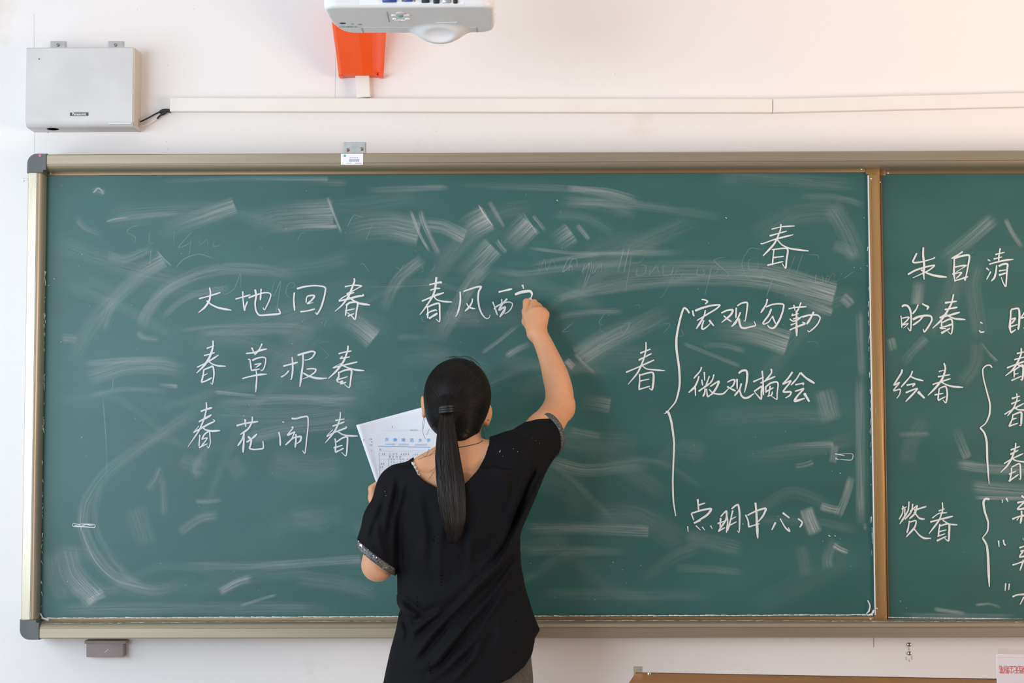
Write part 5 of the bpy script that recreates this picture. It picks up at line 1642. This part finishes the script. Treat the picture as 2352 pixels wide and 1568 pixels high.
ZO = (760, 1168, 3.92)
zo = lambda pts: [(ZO[0] + p[0] / ZO[2], ZO[1] + p[1] / ZO[2]) for p in pts]
folds = [  # pixel path, height (m), width (m)
 (zo([(1690,330),(1400,620),(1150,880),(900,1120),(780,1290)]), 0.0075, 0.010), (zo([(1700,420),(1500,720),(1250,1000),(1000,1290),(880,1430)]), 0.0070, 0.009),
 (zo([(1640,600),(1440,930),(1290,1180),(1080,1390),(900,1500)]), 0.0068, 0.009), (zo([(1480,960),(1350,1200),(1270,1350),(1080,1560)]), 0.0060, 0.010),
 (zo([(1010,910),(860,1010),(720,1120)]), 0.0070, 0.010), (zo([(600,860),(700,930),(800,985)]), 0.0085, 0.010), (zo([(640,1000),(690,1140),(640,1230)]), -0.0035, 0.008),
 (zo([(1265,130),(1250,300),(1265,480)]), 0.0035, 0.008), (zo([(1640,330),(1300,660),(1000,800),(700,830)]), 0.0060, 0.026), (zo([(590,-300),(590,100),(590,600)]), -0.0028, 0.010),
 (zo([(1760,0),(1640,300),(1500,520)]), 0.0060, 0.009), (zo([(1680,-100),(1560,250),(1330,560)]), 0.0045, 0.010), (zo([(1700,550),(1660,900),(1680,1200)]), 0.0035, 0.014), (zo([(1560,700),(1520,1000),(1500,1300)]), 0.003, 0.014),
 (zo([(1080,1000),(950,1180),(780,1380)]), -0.0050, 0.008), (zo([(1290,1000),(1130,1230),(950,1450)]), -0.0050, 0.007), (zo([(800,1500),(1000,1420),(1250,1300)]), -0.003, 0.01),
 ([(1262,1060),(1225,1140),(1195,1200),(1150,1290)], 0.0060, 0.008), ([(1240,1050),(1205,1130),(1180,1200)], -0.0055, 0.007), ([(1215,1060),(1180,1150),(1150,1220)], 0.004, 0.009),
 ([(905,1100),(890,1170),(880,1230)], 0.004, 0.008), ([(925,1110),(905,1200),(900,1300)], 0.004, 0.008), ([(862,1190),(872,1250),(890,1300)], 0.003, 0.008), ([(880,1150),(862,1200),(846,1240)], -0.0035, 0.007),
 ([(1125,1060),(1160,1110),(1165,1180)], 0.0035, 0.012), ([(1190,1000),(1215,1010),(1250,1040)], 0.003, 0.010), ([(960,1130),(975,1220),(970,1300)], 0.0028, 0.012), ([(1115,1150),(1085,1240),(1080,1330)], 0.003, 0.013), ([(1020,1180),(1010,1280),(1020,1360)], 0.0025, 0.012),
 ([(945,1066),(962,1094),(990,1112),(1012,1121),(1040,1127),(1068,1116),(1096,1086),(1112,1056),(1118,1030)], 0.0022, 0.004),
]
disp = np.zeros((g.n[0], 1, g.n[2]), dtype=np.float32)
X2, Z2 = X[:, :, 0], Z[0]
XX, ZZ = np.meshgrid(np.asarray(X).ravel(), np.asarray(Z).ravel(), indexing='ij')
for (pts, hgt, wid) in folds:
    hgt, wid = hgt * 1.25, wid * 0.86
    q = px_line(spline(pts, 12))
    dm = np.full(XX.shape, 9.0)
    tt = np.zeros(XX.shape)
    for i in range(len(q) - 1):
        a, b = q[i], q[i + 1]
        ba = b - a
        t = np.clip(((XX - a[0]) * ba[0] + (ZZ - a[1]) * ba[1]) / max(ba @ ba, 1e-9), 0, 1)
        dd = np.hypot(XX - a[0] - t * ba[0], ZZ - a[1] - t * ba[1])
        m_ = dd < dm
        dm[m_] = dd[m_]
        tt[m_] = ((i + t) / (len(q) - 1))[m_]
    prof_ = np.exp(-(dm / wid) ** 2) - 0.35 * np.exp(-((dm - 1.9 * wid) / wid) ** 2)
    disp[:, 0, :] += (hgt * prof_ * np.clip(np.minimum(tt, 1 - tt) * 4 + 0.15, 0, 1)).astype(np.float32)
backw = np.clip((-0.36 - Y) / 0.06, 0, 1).astype(np.float32)
g.F = F0 - disp * backw
F1 = g.F.copy()


def plane(p0, p1, Y0, Y1, flip=1.0):
    """cut plane through two points, seen edge-on from the class; returns signed distance, positive beyond the hem"""
    a, b = np.array(P(*p0, Y0)), np.array(P(*p1, Y1))
    return a, b


# cuffs: cut at right angles to the sleeves
def cut(c, n):
    c, n = np.array(c), np.array(n) / np.linalg.norm(n)
    return (X - c[0]) * n[0] + (Y - c[1]) * n[1] + (Z - c[2]) * n[2]


nR = np.array((0.60, 0.70, 0.24))
cR = cut(V(1252, 997, -.283), nR)
nL = np.array((-0.60, 0.0, -0.80))
cL = cut(V(858, 1278, -.42), nL)
leftzone = (X < P(915, 1240, YT).x).astype(np.float32)
rightzone = ((X > P(1150, 1000, YT).x) & (Z > P(1100, 1075, YT).z)).astype(np.float32)
cutR = np.where(rightzone > 0, cR, -1)
cutL = np.where((leftzone > 0) & (Z < P(900, 1180, YT).z) & (Z > P(900, 1365, YT).z) & (X < P(911, 1240, YT).x), cL, -1)
sleeveR = np.where(rightzone > 0, np.maximum(F1 + 0.006, -0.02 - cR), 1)
sleeveL = np.where(cutL > -1, np.maximum(F1 + 0.006, -0.02 - cL), 1)
# neckline
nk = [(946, 1060), (952, 1076), (960, 1090), (982, 1107), (1002, 1117), (1040, 1122), (1070, 1110), (1097, 1080), (1113, 1050), (1121, 1024)]
nkx = np.array([P(x, y, -.47).x for (x, y) in nk])
nkz = np.array([P(x, y, -.47).z for (x, y) in nk])
zn_back = np.interp(X, nkx, nkz, left=9, right=9)
zn_front = np.interp(X, nkx, nkz + 0.02, left=9, right=9)
zn = np.where(Y < -0.42, zn_back, np.maximum(zn_back, P(1050, 1085, -.40).z))
neck = np.where(zn < 5, (Z - zn) * 0.75, -1)
neck = np.maximum(neck, -0.05)
sides = np.maximum(nkx[0] - X, X - nkx[-1])
neck = np.where(sides > 0, -np.maximum(sides, 0.0004), neck)
neck = np.where(Z < nkz.min() - 0.03, -0.03, neck)
neckin = np.maximum(F1 + 0.007, -0.022 - neck)
neckin = np.where((sides < 0.02) & (Z > nkz.min() - 0.035), neckin, 1)
# curved hem that drops to the left
hm = [(860, 1700), (1000, 1640), (1080, 1590), (1130, 1566), (1172, 1549), (1204, 1526), (1221, 1502), (1226, 1482), (1230, 1461), (1243, 1446), (1260, 1440)]
hmx = np.array([P(x, y, -.42).x for (x, y) in hm])
hmz = np.array([P(x, y, -.42).z for (x, y) in hm])
hz = np.interp(X, hmx, hmz)
slope = np.interp(X, hmx[:-1], np.diff(hmz) / np.diff(hmx))
hem = (hz - Z) / np.sqrt(1 + slope ** 2)
hemin = np.maximum(F1 + 0.005, -0.03 - hem)
tee = np.maximum.reduce([F1, cutR + np.zeros_like(F1), cutL + np.zeros_like(F1), neck + np.zeros_like(F1), hem + np.zeros_like(F1)])
for q in (sleeveR, sleeveL, neckin, hemin):
    tee = np.maximum(tee, -q)
g.F = tee.astype(np.float32)
shirt = g.build('black_top', M_shirt, root, relax=2)
# sequin cuffs
for nm, c_, zone in (('sleeve_cuff', cR, rightzone), ('sleeve_cuff', cL, (cutL > -1).astype(np.float32))):
    g2 = SDF((-0.42, -0.60, 0.70), (0.18, -0.15, 1.50), hgrid)
    band = np.maximum(F0 - 0.0042, np.maximum(-(F0 + 0.004), np.abs(c_ + 0.0045) - 0.0085))
    g2.F = np.where(zone > 0, band, 0.05).astype(np.float32)
    # keep to the sleeve itself
    axis0, axis1 = (RS0, RS1) if c_ is cR else (LS0, LS1)
    a_, b_ = np.array(axis0), np.array(axis1)
    ba = b_ - a_
    t = ((X - a_[0]) * ba[0] + (Y - a_[1]) * ba[1] + (Z - a_[2]) * ba[2]) / (ba @ ba)
    dr = np.sqrt((X - a_[0] - t * ba[0]) ** 2 + (Y - a_[1] - t * ba[1]) ** 2 + (Z - a_[2] - t * ba[2]) ** 2)
    g2.F = np.maximum(g2.F, dr - 0.085).astype(np.float32)
    cuff = g2.build(nm, M_seq, shirt, relax=2)
    tag(cuff, 'grey sequin band on the sleeve')
    if c_ is cL:
        cuffL = cuff
    else:
        cuffR = cuff

from mathutils.bvhtree import BVHTree


def bvh_of(o):
    me = o.data
    off = world_loc(o)
    vs = [v.co + off for v in me.vertices]
    return BVHTree.FromPolygons(vs, [p.vertices[:] for p in me.polygons])


def hit(tree, px, py):
    d = (P(px, py, 0) - CAM).normalized()
    r = tree.ray_cast(CAM, d)
    return r[0], r[1]


T_shirt = bvh_of(shirt)
sp_m = MB()
ho_m = MB()
for (x, y, r) in ((1148, 1037, 2.6), (1149, 1034, 1.6), (1179, 1030, 1.3), (1189, 1037, 1.5), (1222, 1006, 1.3), (1231, 1012, 1.4), (1239, 1018, 1.4), (884, 1128, 1.6), (886, 1138, 1.6), (1155, 1047, 1.0)):
    p_, n_ = hit(T_shirt, x, y)
    if p_ is not None:
        sp_m.lathe(p_ - n_ * 0.0006, n_, [(r * 0.00068, 0), (r * 0.0005, 0.0009), (0.0001, 0.0011)], 8)
for (x, y) in ((997, 1232), (996, 1238), (997, 1243), (926, 1266), (925, 1273), (925, 1281), (925, 1288), (1014, 1322), (1014, 1330), (1014, 1337), (1013, 1344), (1096, 1347), (1150, 1305), (1149, 1312), (1020, 1422), (1060, 1442), (1115, 1377), (1185, 1427), (1181, 1500), (986, 1522), (987, 1530), (988, 1540), (990, 1546), (1207, 1343), (1212, 1362), (958, 1371), (958, 1381), (959, 1391), (1126, 1232), (915, 1470)):
    p_, n_ = hit(T_shirt, x, y)
    if p_ is not None:
        ho_m.lathe(p_ - n_ * 0.0006, n_, [(0.0017, 0), (0.0014, 0.0009), (0.0001, 0.0010)], 8)
tag(sp_m.build('fabric_specks', M_speck, shirt), 'pale specks on the black cloth', kind='stuff')
tag(ho_m.build('fabric_holes', M_hole, shirt), 'tiny dark holes in the black cloth', kind='stuff')
T_c = bvh_of(cuffL)
sq = MB()
for i in range(46):
    if i < 26:
        x, y = 831 + rng.normal(0, 3.2), 1248 + rng.normal(0, 4)
    else:
        t = rng.random()
        x, y = 824 + 60 * t + rng.normal(0, 3), 1240 + 62 * t + rng.normal(0, 4)
    p_, n_ = hit(T_c, x, y)
    if p_ is not None:
        sq.lathe(p_ - n_ * 0.0005, n_ + Vector(rng.normal(0, 0.2, 3)), [(0.0013, 0), (0.0011, 0.0010), (0.0001, 0.0012)], 8)
tag(sq.build('sequins', M_sparkle, cuffL), 'bright silver sequins on the band', kind='stuff')

# white lace of the garment underneath, at the left of the neckline
lc = [V(946, 1060, -.478), V(949, 1069, -.478), V(953, 1077, -.480), V(957, 1085, -.482), V(961, 1092, -.483)]
T_body = bvh_of(body)
lp = []
for (x, y) in ((945, 1059), (947.5, 1067), (950.5, 1075), (955, 1083), (958.5, 1091), (960.5, 1097)):
    p_, n_ = hit(T_body, x, y)
    lp.append((p_ + n_ * 0.0030 + Vector((0.003, -0.002, 0))) if p_ is not None else P(x, y, -.475))
lm = MB().tube(lp, [0.003, 0.0048, 0.0044, 0.0036, 0.0026, 0.001], 8, flat=0.6)
for p_ in lp[1:5]:
    lm.lathe(p_ + Vector((0.003, -0.002, 0)), (0, -1, 0), [(0.0028, 0), (0.002, 0.0012), (0.0001, 0.0014)], 8)
tag(lm.build('camisole_strap', M_lace, root, smooth=True), 'white lace edge showing at the neckline')
# thin dark necklace cord
nc = []
for (x, y) in ((1040, 1030), (1056, 1027), (1072, 1024.5), (1088, 1021), (1100, 1017.5), (1108, 1012)):
    p_, n_ = hit(T_body, x, y)
    if p_ is not None:
        nc.append(p_ + n_ * 0.0008)
MB().tube(nc, 0.0008, 6).build('necklace_cord', M_black, root, smooth=True)

# ------------------------------------------------ trousers and shoes
g = SDF((hx0 - 0.28, -0.56, 0.03), (hx0 + 0.28, -0.22, 0.98), 0.004)
for s in (-1, 1):
    g.cap((hx0 + s * 0.078, -0.400, 0.80), (hx0 + s * 0.088, -0.388, 0.45), 0.084, 0.064, 0.02)
    g.cap((hx0 + s * 0.088, -0.388, 0.45), (hx0 + s * 0.090, -0.405, 0.09), 0.064, 0.050, 0.02)
sl, X_, Y_, Z_ = g.block((hx0 - 0.28, -0.56, 0.70), (hx0 + 0.28, -0.22, 0.98))
xr_ = np.interp(Z_, [0.70, 0.80, 0.90, 0.98], [P(1224, 1640, YT).x, P(1224, 1560, YT).x, P(1217, 1470, YT).x, P(1195, 1400, YT).x])
xl_ = np.interp(Z_, [0.70, 0.80, 0.90, 0.98], [P(912, 1640, YT).x, P(912, 1560, YT).x, P(925, 1470, YT).x, P(935, 1400, YT).x])
a_ = (xr_ - xl_) / 2
q = np.sqrt(((X_ - (xl_ + xr_) / 2) / a_) ** 2 + ((Y_ + 0.40) / 0.094) ** 2)
d_ = np.maximum((q - 1) * 0.094, np.maximum(0.76 - Z_, Z_ - 0.90))
g.add(d_.astype(np.float32), sl, 0.03)
tag(g.build('trousers', M_jeans, root, relax=2), 'dark grey denim trousers')
for s in (-1, 1):
    g = SDF((hx0 + s * 0.09 - 0.09, -0.53, 0.0), (hx0 + s * 0.09 + 0.09, -0.17, 0.16), 0.004)
    ax_ = hx0 + s * 0.09
    g.cap((ax_, -0.44, 0.045), (ax_ + s * 0.015, -0.26, 0.040), 0.042, 0.042, 0.0)
    g.cap((ax_, -0.41, 0.10), (ax_, -0.42, 0.05), 0.040, 0.042, 0.02)
    sl, X_, Y_, Z_ = g.block(g.lo, g.lo + g.n * g.h)
    g.F = np.maximum(g.F, np.maximum(0.004 - Z_, Z_ - 0.105)).astype(np.float32)
    sh = g.build('shoe', M_shoe, root, relax=2)

# ------------------------------------------------ hair
g = SDF((-0.30, -0.56, 1.26), (0.06, -0.18, 1.64), 0.0025)
g.ell(V(1051, 908, -.338), (0.0835, 0.1015, 0.0925), 0.0)
g.ell(V(1044, 952, -.365), (0.0655, 0.075, 0.062), 0.03)
g.ell(V(1063, 983, -.390), (0.037, 0.046, 0.034), 0.025)
g.ell(V(1056, 1004, -.408), (0.026, 0.038, 0.020), 0.02)
g.ell(V(1026, 942, -.436), (0.024, 0.020, 0.022), 0.02)
sl, X, Y, Z = g.block(g.lo, g.lo + g.n * g.h)
# open in front for the face
HAi = HA.inverted()
yl = (X - HC.x) * HAi[1][0] + (Y - HC.y) * HAi[1][1]
zl = Z - HC.z
face = np.minimum(yl - np.interp(zl, [-0.12, -0.03, 0.03, 0.062, 0.08], [0.015, 0.030, 0.055, 0.075, 0.2]), 0.05)
g.F = np.maximum(g.F, face).astype(np.float32)
TIE = Vector(V(1026, 940, -.455))
hair = g.build('hair', M_hair, root, relax=2)
T_hair = bvh_of(hair)
C0 = Vector(V(1050, 918, -.345))
# combed strands lying on the head, all drawn to the tie
sm = MB()
tdir = (TIE - C0).normalized()
for i in range(1500):
    th = 2 * math.pi * i / 1500 + rng.normal(0, 0.02)
    u = tdir.orthogonal().normalized()
    w_ = tdir.cross(u)
    away = u * math.cos(th) + w_ * math.sin(th)
    ang = rng.uniform(1.1, 2.2)
    d0 = (tdir * math.cos(ang) + away * math.sin(ang)).normalized()
    pts, rad = [], []
    nst = 18
    wob = rng.normal(0, 0.012)
    for k in range(nst):
        t = k / (nst - 1)
        a_ = ang * (1 - t)
        sd = w_ * math.cos(th) - u * math.sin(th)
        dd = (tdir * math.cos(a_) + (away + sd * wob * math.sin(t * 3.1)) * math.sin(a_)).normalized()
        r = T_hair.ray_cast(C0, dd)
        if r[0] is None or (T_hair.ray_cast(r[0] + dd * 0.003, dd)[0] is not None and False):
            continue
        if HAi @ (r[0] - HC) and (HAi @ (r[0] - HC)).y > 0.045:
            continue
        pts.append(r[0] + dd * 0.0002)
        rad.append(0.00062 * (0.45 + 0.55 * math.sin(math.pi * min(1, 0.15 + t))))
    if len(pts) > 4:
        sm.tube(pts, rad, 4)
tag(sm.build('combed_strands', M_hair, hair, smooth=True), kind='stuff')
# ponytail: a core and many strands
PT = [(1025, 940, -.462, 15), (1025, 962, -.478, 16.5), (1026, 1000, -.492, 22), (1028, 1050, -.505, 28), (1034, 1100, -.520, 31), (1038, 1150, -.525, 30), (1042, 1190, -.524, 26), (1043, 1225, -.522, 17), (1041, 1248, -.520, 9)]


def pt_at(t):
    f_ = t * (len(PT) - 1)
    i = min(int(f_), len(PT) - 2)
    s_ = f_ - i
    a_, b_ = PT[i], PT[i + 1]
    q_ = [a_[j] + (b_[j] - a_[j]) * s_ for j in range(4)]
    return P(q_[0], q_[1], q_[2]), q_[3] * 0.00105


core = MB()
ring = []
for k in range(24):
    c_, r_ = pt_at(k / 23 * 0.86)
    r_ *= 0.93
    ring.append([core.bm.verts.new(c_ + Vector((r_ * math.cos(a_), 0.62 * min(r_, .022) * math.sin(a_), 0))) for a_ in [2 * math.pi * j / 20 for j in range(20)]])
for r0, r1 in zip(ring, ring[1:]):
    for j in range(20):
        core.bm.faces.new((r0[j], r0[(j + 1) % 20], r1[(j + 1) % 20], r1[j]))
core.bm.faces.new(ring[0])
core.bm.faces.new(ring[-1])
pony = core.build('ponytail', M_hair2, root, smooth=True)
st1 = MB()
for i in range(760):
    a0 = rng.uniform(math.pi * 0.95, 2.05 * math.pi)
    rr0 = 0.94 + rng.normal(0, 0.05)
    tend = min(1.0, 0.84 + rng.normal(0.05, 0.085))
    da = rng.normal(0, 0.18)
    pts, rad = [], []
    n_ = 26
    ph = rng.uniform(0, 6)
    for k in range(n_):
        t = k / (n_ - 1) * tend
        c_, r_ = pt_at(t)
        a_ = a0 + da * math.sin(t * 3 + ph)
        pts.append(c_ + Vector((r_ * rr0 * math.cos(a_), 0.66 * min(r_, .022) * rr0 * math.sin(a_), 0)))
        rad.append(0.00068 * min(1, 0.25 + (tend - t) * 5))
    st1.tube(pts, rad, 4)
tag(st1.build('ponytail_strands', M_hair2, pony, smooth=True), kind='stuff')
# tie
tm = MB()
for dz in (-0.0055, 0.0, 0.0055):
    pts = []
    for j in range(25):
        a_ = 2 * math.pi * j / 24
        pts.append(P(1026, 940, -.470) + Vector((0.0155 * math.cos(a_), 0.016 * math.sin(a_), dz + 0.0015 * math.cos(a_ * 1.0) )))
    tm.tube(pts, 0.0038, 8)
tag(tm.build('hair_tie', M_tie, root, smooth=True), 'black elastic hair tie')
# loose flyaway hairs
fl = MB()
fly = [[(1085, 826, -.36), (1072, 818, -.36), (1060, 819, -.36)], [(1098, 834, -.36), (1080, 820, -.36), (1062, 817, -.35)], [(1090, 835, -.36), (1078, 824, -.36), (1068, 818, -.36)], [(1104, 842, -.36), (1095, 830, -.36), (1082, 822, -.36)],
       [(1107, 955, -.36), (1108, 985, -.37), (1113, 1005, -.37), (1119, 1018, -.37)], [(1104, 965, -.37), (1103, 985, -.38), (1100, 1000, -.39)], [(1110, 960, -.36), (1112, 975, -.36), (1121, 990, -.36)], [(1096, 1000, -.39), (1106, 1008, -.39), (1114, 1006, -.38)], [(1092, 1005, -.4), (1104, 1016, -.39), (1112, 1011, -.38)],
       [(975, 945, -.37), (971, 975, -.37), (972, 995, -.37), (977, 1008, -.37)], [(978, 950, -.37), (974, 972, -.37), (972, 985, -.37)], [(986, 985, -.39), (982, 995, -.39), (979, 999, -.39)],
       [(1000, 1040, -.47), (990, 1044, -.47), (980, 1048, -.46), (972, 1046, -.46)], [(985, 1030, -.46), (980, 1046, -.47), (960, 1055, -.47)], [(1020, 1000, -.48), (1003, 1030, -.48), (985, 1046, -.475)], [(1010, 1060, -.49), (995, 1085, -.49), (985, 1100, -.49)], [(1008, 1055, -.49), (998, 1075, -.49), (988, 1082, -.49)], [(1015, 1070, -.49), (1005, 1095, -.49), (1003, 1108, -.49)],
       [(1080, 1000, -.40), (1078, 1012, -.415), (1080, 1022, -.42)], [(1072, 1006, -.41), (1070, 1018, -.42), (1066, 1026, -.43)], [(1088, 996, -.40), (1090, 1010, -.405), (1094, 1018, -.41)], [(1064, 1008, -.415), (1062, 1018, -.42), (1060, 1028, -.43)]]
for f_ in fly:
    n_ = 14
    q = spline([p[:2] for p in f_], 3)
    ys_ = np.interp(np.linspace(0, 1, len(q)), np.linspace(0, 1, len(f_)), [p[2] for p in f_])
    fl.tube([P(a_[0], a_[1], y_) for a_, y_ in zip(q, ys_)], 0.00042, 5)
for i in range(30):
    a_ = rng.uniform(-0.3, 1.2)
    x_ = 1052 + 76 * math.sin(a_)
    y_ = 908 - 86 * math.cos(a_)
    dx, dy = -rng.uniform(8, 22), rng.uniform(-3, 3)
    fl.tube([P(x_ + dx * t, y_ + (dy * t - 6 * math.sin(3.14 * t) * rng.uniform(.3, 1)) + (abs(dx) * 0.25 * (t if a_ > 0.5 else 0)) * -1, -.34) for t in (0, .35, .7, 1)], 0.0003, 4)
tag(fl.build('stray_hairs', M_hair, hair, smooth=True), kind='stuff')
p_ = Vector(V(1124.5, 964, -.332))
er = MB().lathe(p_ + Vector((-0.002, 0.002, 0)), (0.7, -0.7, 0), [(0.0024, 0), (0.0022, 0.002), (0.0001, 0.0034)], 12)
tag(er.build('ear_stud', M_sparkle, root, smooth=True), 'silver ear stud')

# ------------------------------------------------ chalk and papers in her hands
a_, b_ = Vector(V(1213.5, 697, -.024)), Vector(V(1219, 685, -.0045))
ck = MB().lathe(a_, b_ - a_, [(0.0042, 0), (0.0046, 0.002), (0.0046, (b_ - a_).length - 0.003), (0.0030, (b_ - a_).length)], 14).build('chalk_stick', M_chalk, None, autosmooth=40)
tag(ck, 'short white stick of chalk pinched in the raised right hand', 'chalk')


def sheet(name, quad, Y0, bend, label, nu=24, nv=32, curl=None):
    """paper as a bent sheet with a real thickness; quad = tl, tr, br, bl in photo pixels"""
    quad = [np.array(q, float) for q in quad]
    grid = []
    for j in range(nv + 1):
        v = j / nv
        row = []
        for i in range(nu + 1):
            u = i / nu
            p = quad[0] * (1 - u) * (1 - v) + quad[1] * u * (1 - v) + quad[2] * u * v + quad[3] * (1 - u) * v
            Yp = Y0 + bend(u, v)
            row.append(P(p[0], p[1], Yp))
        grid.append(row)
    return grid


def sheet_mesh(name, grid, material, th=0.0003):
    bm = bmesh.new()
    A = [[bm.verts.new(p) for p in r] for r in grid]
    B = [[bm.verts.new(p + Vector((0, th, 0))) for p in r] for r in grid]
    nv, nu = len(A), len(A[0])
    for j in range(nv - 1):
        for i in range(nu - 1):
            bm.faces.new((A[j][i], A[j + 1][i], A[j + 1][i + 1], A[j][i + 1]))
            bm.faces.new((B[j][i], B[j][i + 1], B[j + 1][i + 1], B[j + 1][i]))
    for j in range(nv - 1):
        bm.faces.new((A[j][0], B[j][0], B[j + 1][0], A[j + 1][0]))
        bm.faces.new((A[j][-1], A[j + 1][-1], B[j + 1][-1], B[j][-1]))
    for i in range(nu - 1):
        bm.faces.new((A[0][i], A[0][i + 1], B[0][i + 1], B[0][i]))
        bm.faces.new((A[-1][i], B[-1][i], B[-1][i + 1], A[-1][i + 1]))
    me = bpy.data.meshes.new(name)
    bm.to_mesh(me)
    bm.free()
    return link_mesh(name, me, material, None, smooth=False)


bend1 = lambda u, v: 0.011 * (max(0, 0.24 - u) / 0.24) ** 2 * -1.0 * (0.3 + 0.7 * v) + 0.020 * math.sin(math.pi * u) * (1 - 0.4 * v)
bend2 = lambda u, v: 0.010 * math.sin(math.pi * min(1, u + 0.1))
Q1 = [(818, 976), (1020, 921.5), (1080, 1160), (884, 1166)]
Q2 = [(854, 989), (1032, 990), (1046, 1210), (884, 1200)]
YP1, YP2 = -0.203, -0.219
s1 = sheet_mesh('paper_sheet', sheet('', Q1, YP1, bend1, ''), M_paper)
s1.data.polygons.foreach_set('use_smooth', [True] * len(s1.data.polygons))
tag(s1, 'tilted white sheet of paper behind the letterhead sheet in her left hand', 'paper', 'sheets in the left hand')
s2 = sheet_mesh('paper_sheet', sheet('', Q2, YP2, bend2, ''), M_paper)
tag(s2, 'ruled letterhead sheet with blue heading and handwriting, in front of the tilted sheet', 'paper', 'sheets in the left hand')
T_s1, T_s2 = bvh_of(s1), bvh_of(s2)


def on_sheet(tree, px, py, lift=0.0005):
    p_, n_ = hit(tree, px, py)
    if p_ is None:
        return None
    return p_ - (p_ - CAM).normalized() * lift


def ink(tree, strokes, wpx, name, m, par, lab=None):
    bm = bmesh.new()
    for s_ in strokes:
        q = spline(s_, 1.5 if len(s_) > 2 else 6)
        n_ = len(q)
        d_ = np.gradient(q, axis=0) if n_ > 1 else None
        L_ = np.linalg.norm(d_, axis=1)
        L_[L_ < 1e-6] = 1
        d_ = d_ / L_[:, None]
        prev = None
        for c_, t_ in zip(q, d_):
            nr = np.array((-t_[1], t_[0])) * wpx / 2
            a_, b_ = on_sheet(tree, *(c_ + nr)), on_sheet(tree, *(c_ - nr))
            if a_ is None or b_ is None:
                prev = None
                continue
            cur = (bm.verts.new(a_), bm.verts.new(b_))
            if prev:
                bm.faces.new((prev[0], prev[1], cur[1], cur[0]))
            prev = cur
    me = bpy.data.meshes.new(name)
    bm.to_mesh(me)
    bm.free()
    o = link_mesh(name, me, m, par)
    if lab: tag(o, lab)
    return o


M_rule = mat('pale_ruled_line', (0.50, 0.52, 0.66), 0.8)
KZ = lambda x, y: (810 + x / 7.84, 920 + y / 7.84)
ink(T_s2, [[KZ(460, 820), KZ(1400, 838)]], 1.3, 'heading_rule', M_blue_ink, s2)
rules = []
for yy in (885, 912, 985, 1052, 1155, 1238, 1310, 1385, 1450):
    rules.append([KZ(470, yy), KZ(1420, yy + 18)])
ink(T_s2, rules, 0.45, 'ruled_lines', M_rule, s2)


def scribble(cx, cy_, w_, h_, n):
    """small illegible pen characters"""
    out = []
    for k in range(n):
        x_ = cx + w_ * k / max(n, 1)
        cw = w_ / max(n, 1) * 0.7
        for r_ in range(4):
            x0_, y0_ = x_ + rng.uniform(0, cw * .4), cy_ + rng.uniform(-.5, .5) * h_
            if rng.random() < 0.55:
                out.append([(x0_, y0_), (x0_ + cw * rng.uniform(.4, .8), y0_ - rng.uniform(0, .12) * h_)])
            else:
                x0_ += cw * .3
                out.append([(x0_, cy_ - h_ * .5), (x0_ + rng.uniform(-.3, .3), cy_ + h_ * .5)])
    return out


hand = []
for (x, y, w_, n) in ((480, 875, 40, 1), (522, 960, 75, 2), (645, 962, 190, 3), (860, 962, 170, 4), (1075, 968, 110, 3), (645, 1010, 250, 4), (680, 1052, 90, 2), (845, 1052, 95, 2), (970, 1050, 190, 4), (680, 1108, 90, 2), (845, 1105, 95, 2), (510, 1135, 70, 2), (680, 1170, 90, 2), (845, 1165, 95, 2), (510, 1360, 60, 2), (490, 1195, 70, 2), (500, 1410, 60, 2), (400, 1085, 26, 1), (400, 1140, 26, 1), (690, 1225, 60, 2)):
    a_ = KZ(x, y)
    hand += scribble(a_[0], a_[1], w_ / 7.84, 4.2, n)
hand += [[KZ(790, 1055), KZ(818, 1056)], [KZ(790, 1112), KZ(818, 1113)], [KZ(495, 945), KZ(472, 960), KZ(478, 1140), KZ(490, 1360)], [KZ(660, 1035), KZ(645, 1060), KZ(648, 1200), KZ(650, 1300)]]
ink(T_s2, hand, 0.75, 'pen_notes', M_pencil, s2)
o1 = scribble(*KZ(190, 705), 3, 4, 1) + scribble(*KZ(300, 690), 7, 3.5, 2) + scribble(*KZ(305, 800), 7, 3.5, 2) + scribble(*KZ(335, 740), 3, 3, 1) + scribble(*KZ(335, 900), 3, 3, 1)
ink(T_s1, o1, 0.8, 'pen_notes', M_pencil, s1)
ink(T_s1, scribble(*KZ(700, 472), 4.5, 4.5, 1) + [[KZ(622, 490), KZ(632, 484)], [KZ(655, 505), KZ(660, 502)]], 0.7, 'printed_text', M_pencil, s1)
ink(T_s1, scribble(*KZ(1035, 530), 18, 2.5, 5), 0.7, 'printed_text', M_pencil, s1)


def sheet_text(tree, body_, px, py, size, m, par, sx=1.0, bold=0.0):
    p_, n_ = hit(tree, px, py)
    if n_.y > 0: n_ = -n_
    yaw_ = math.atan2(n_.x, -n_.y)
    text_mesh('printed_heading', body_, m, par, p_ + n_ * 0.0014, size, rot=Matrix.Rotation(yaw_, 4, 'Z') @ Matrix.Rotation(math.pi / 2, 4, 'X'), sx=sx, bold=bold, depth=0.0001)


for i, ch in enumerate('海南师范大学'):
    x, y = KZ(610 + i * 150, 705 + i * 3)
    sheet_text(T_s2, ch, x, y, 0.0098, M_blue_ink, s2, bold=0.00008)
for wd, x, y in (('HAINAN', 668, 783), ('NORMAL', 915, 787), ('UNIVERSITY', 1225, 793)):
    xx, yy = KZ(x, y)
    sheet_text(T_s2, wd, xx, yy, 0.0060, M_pale_blue, s2, sx=1.08 if len(wd) < 7 else 1.02)
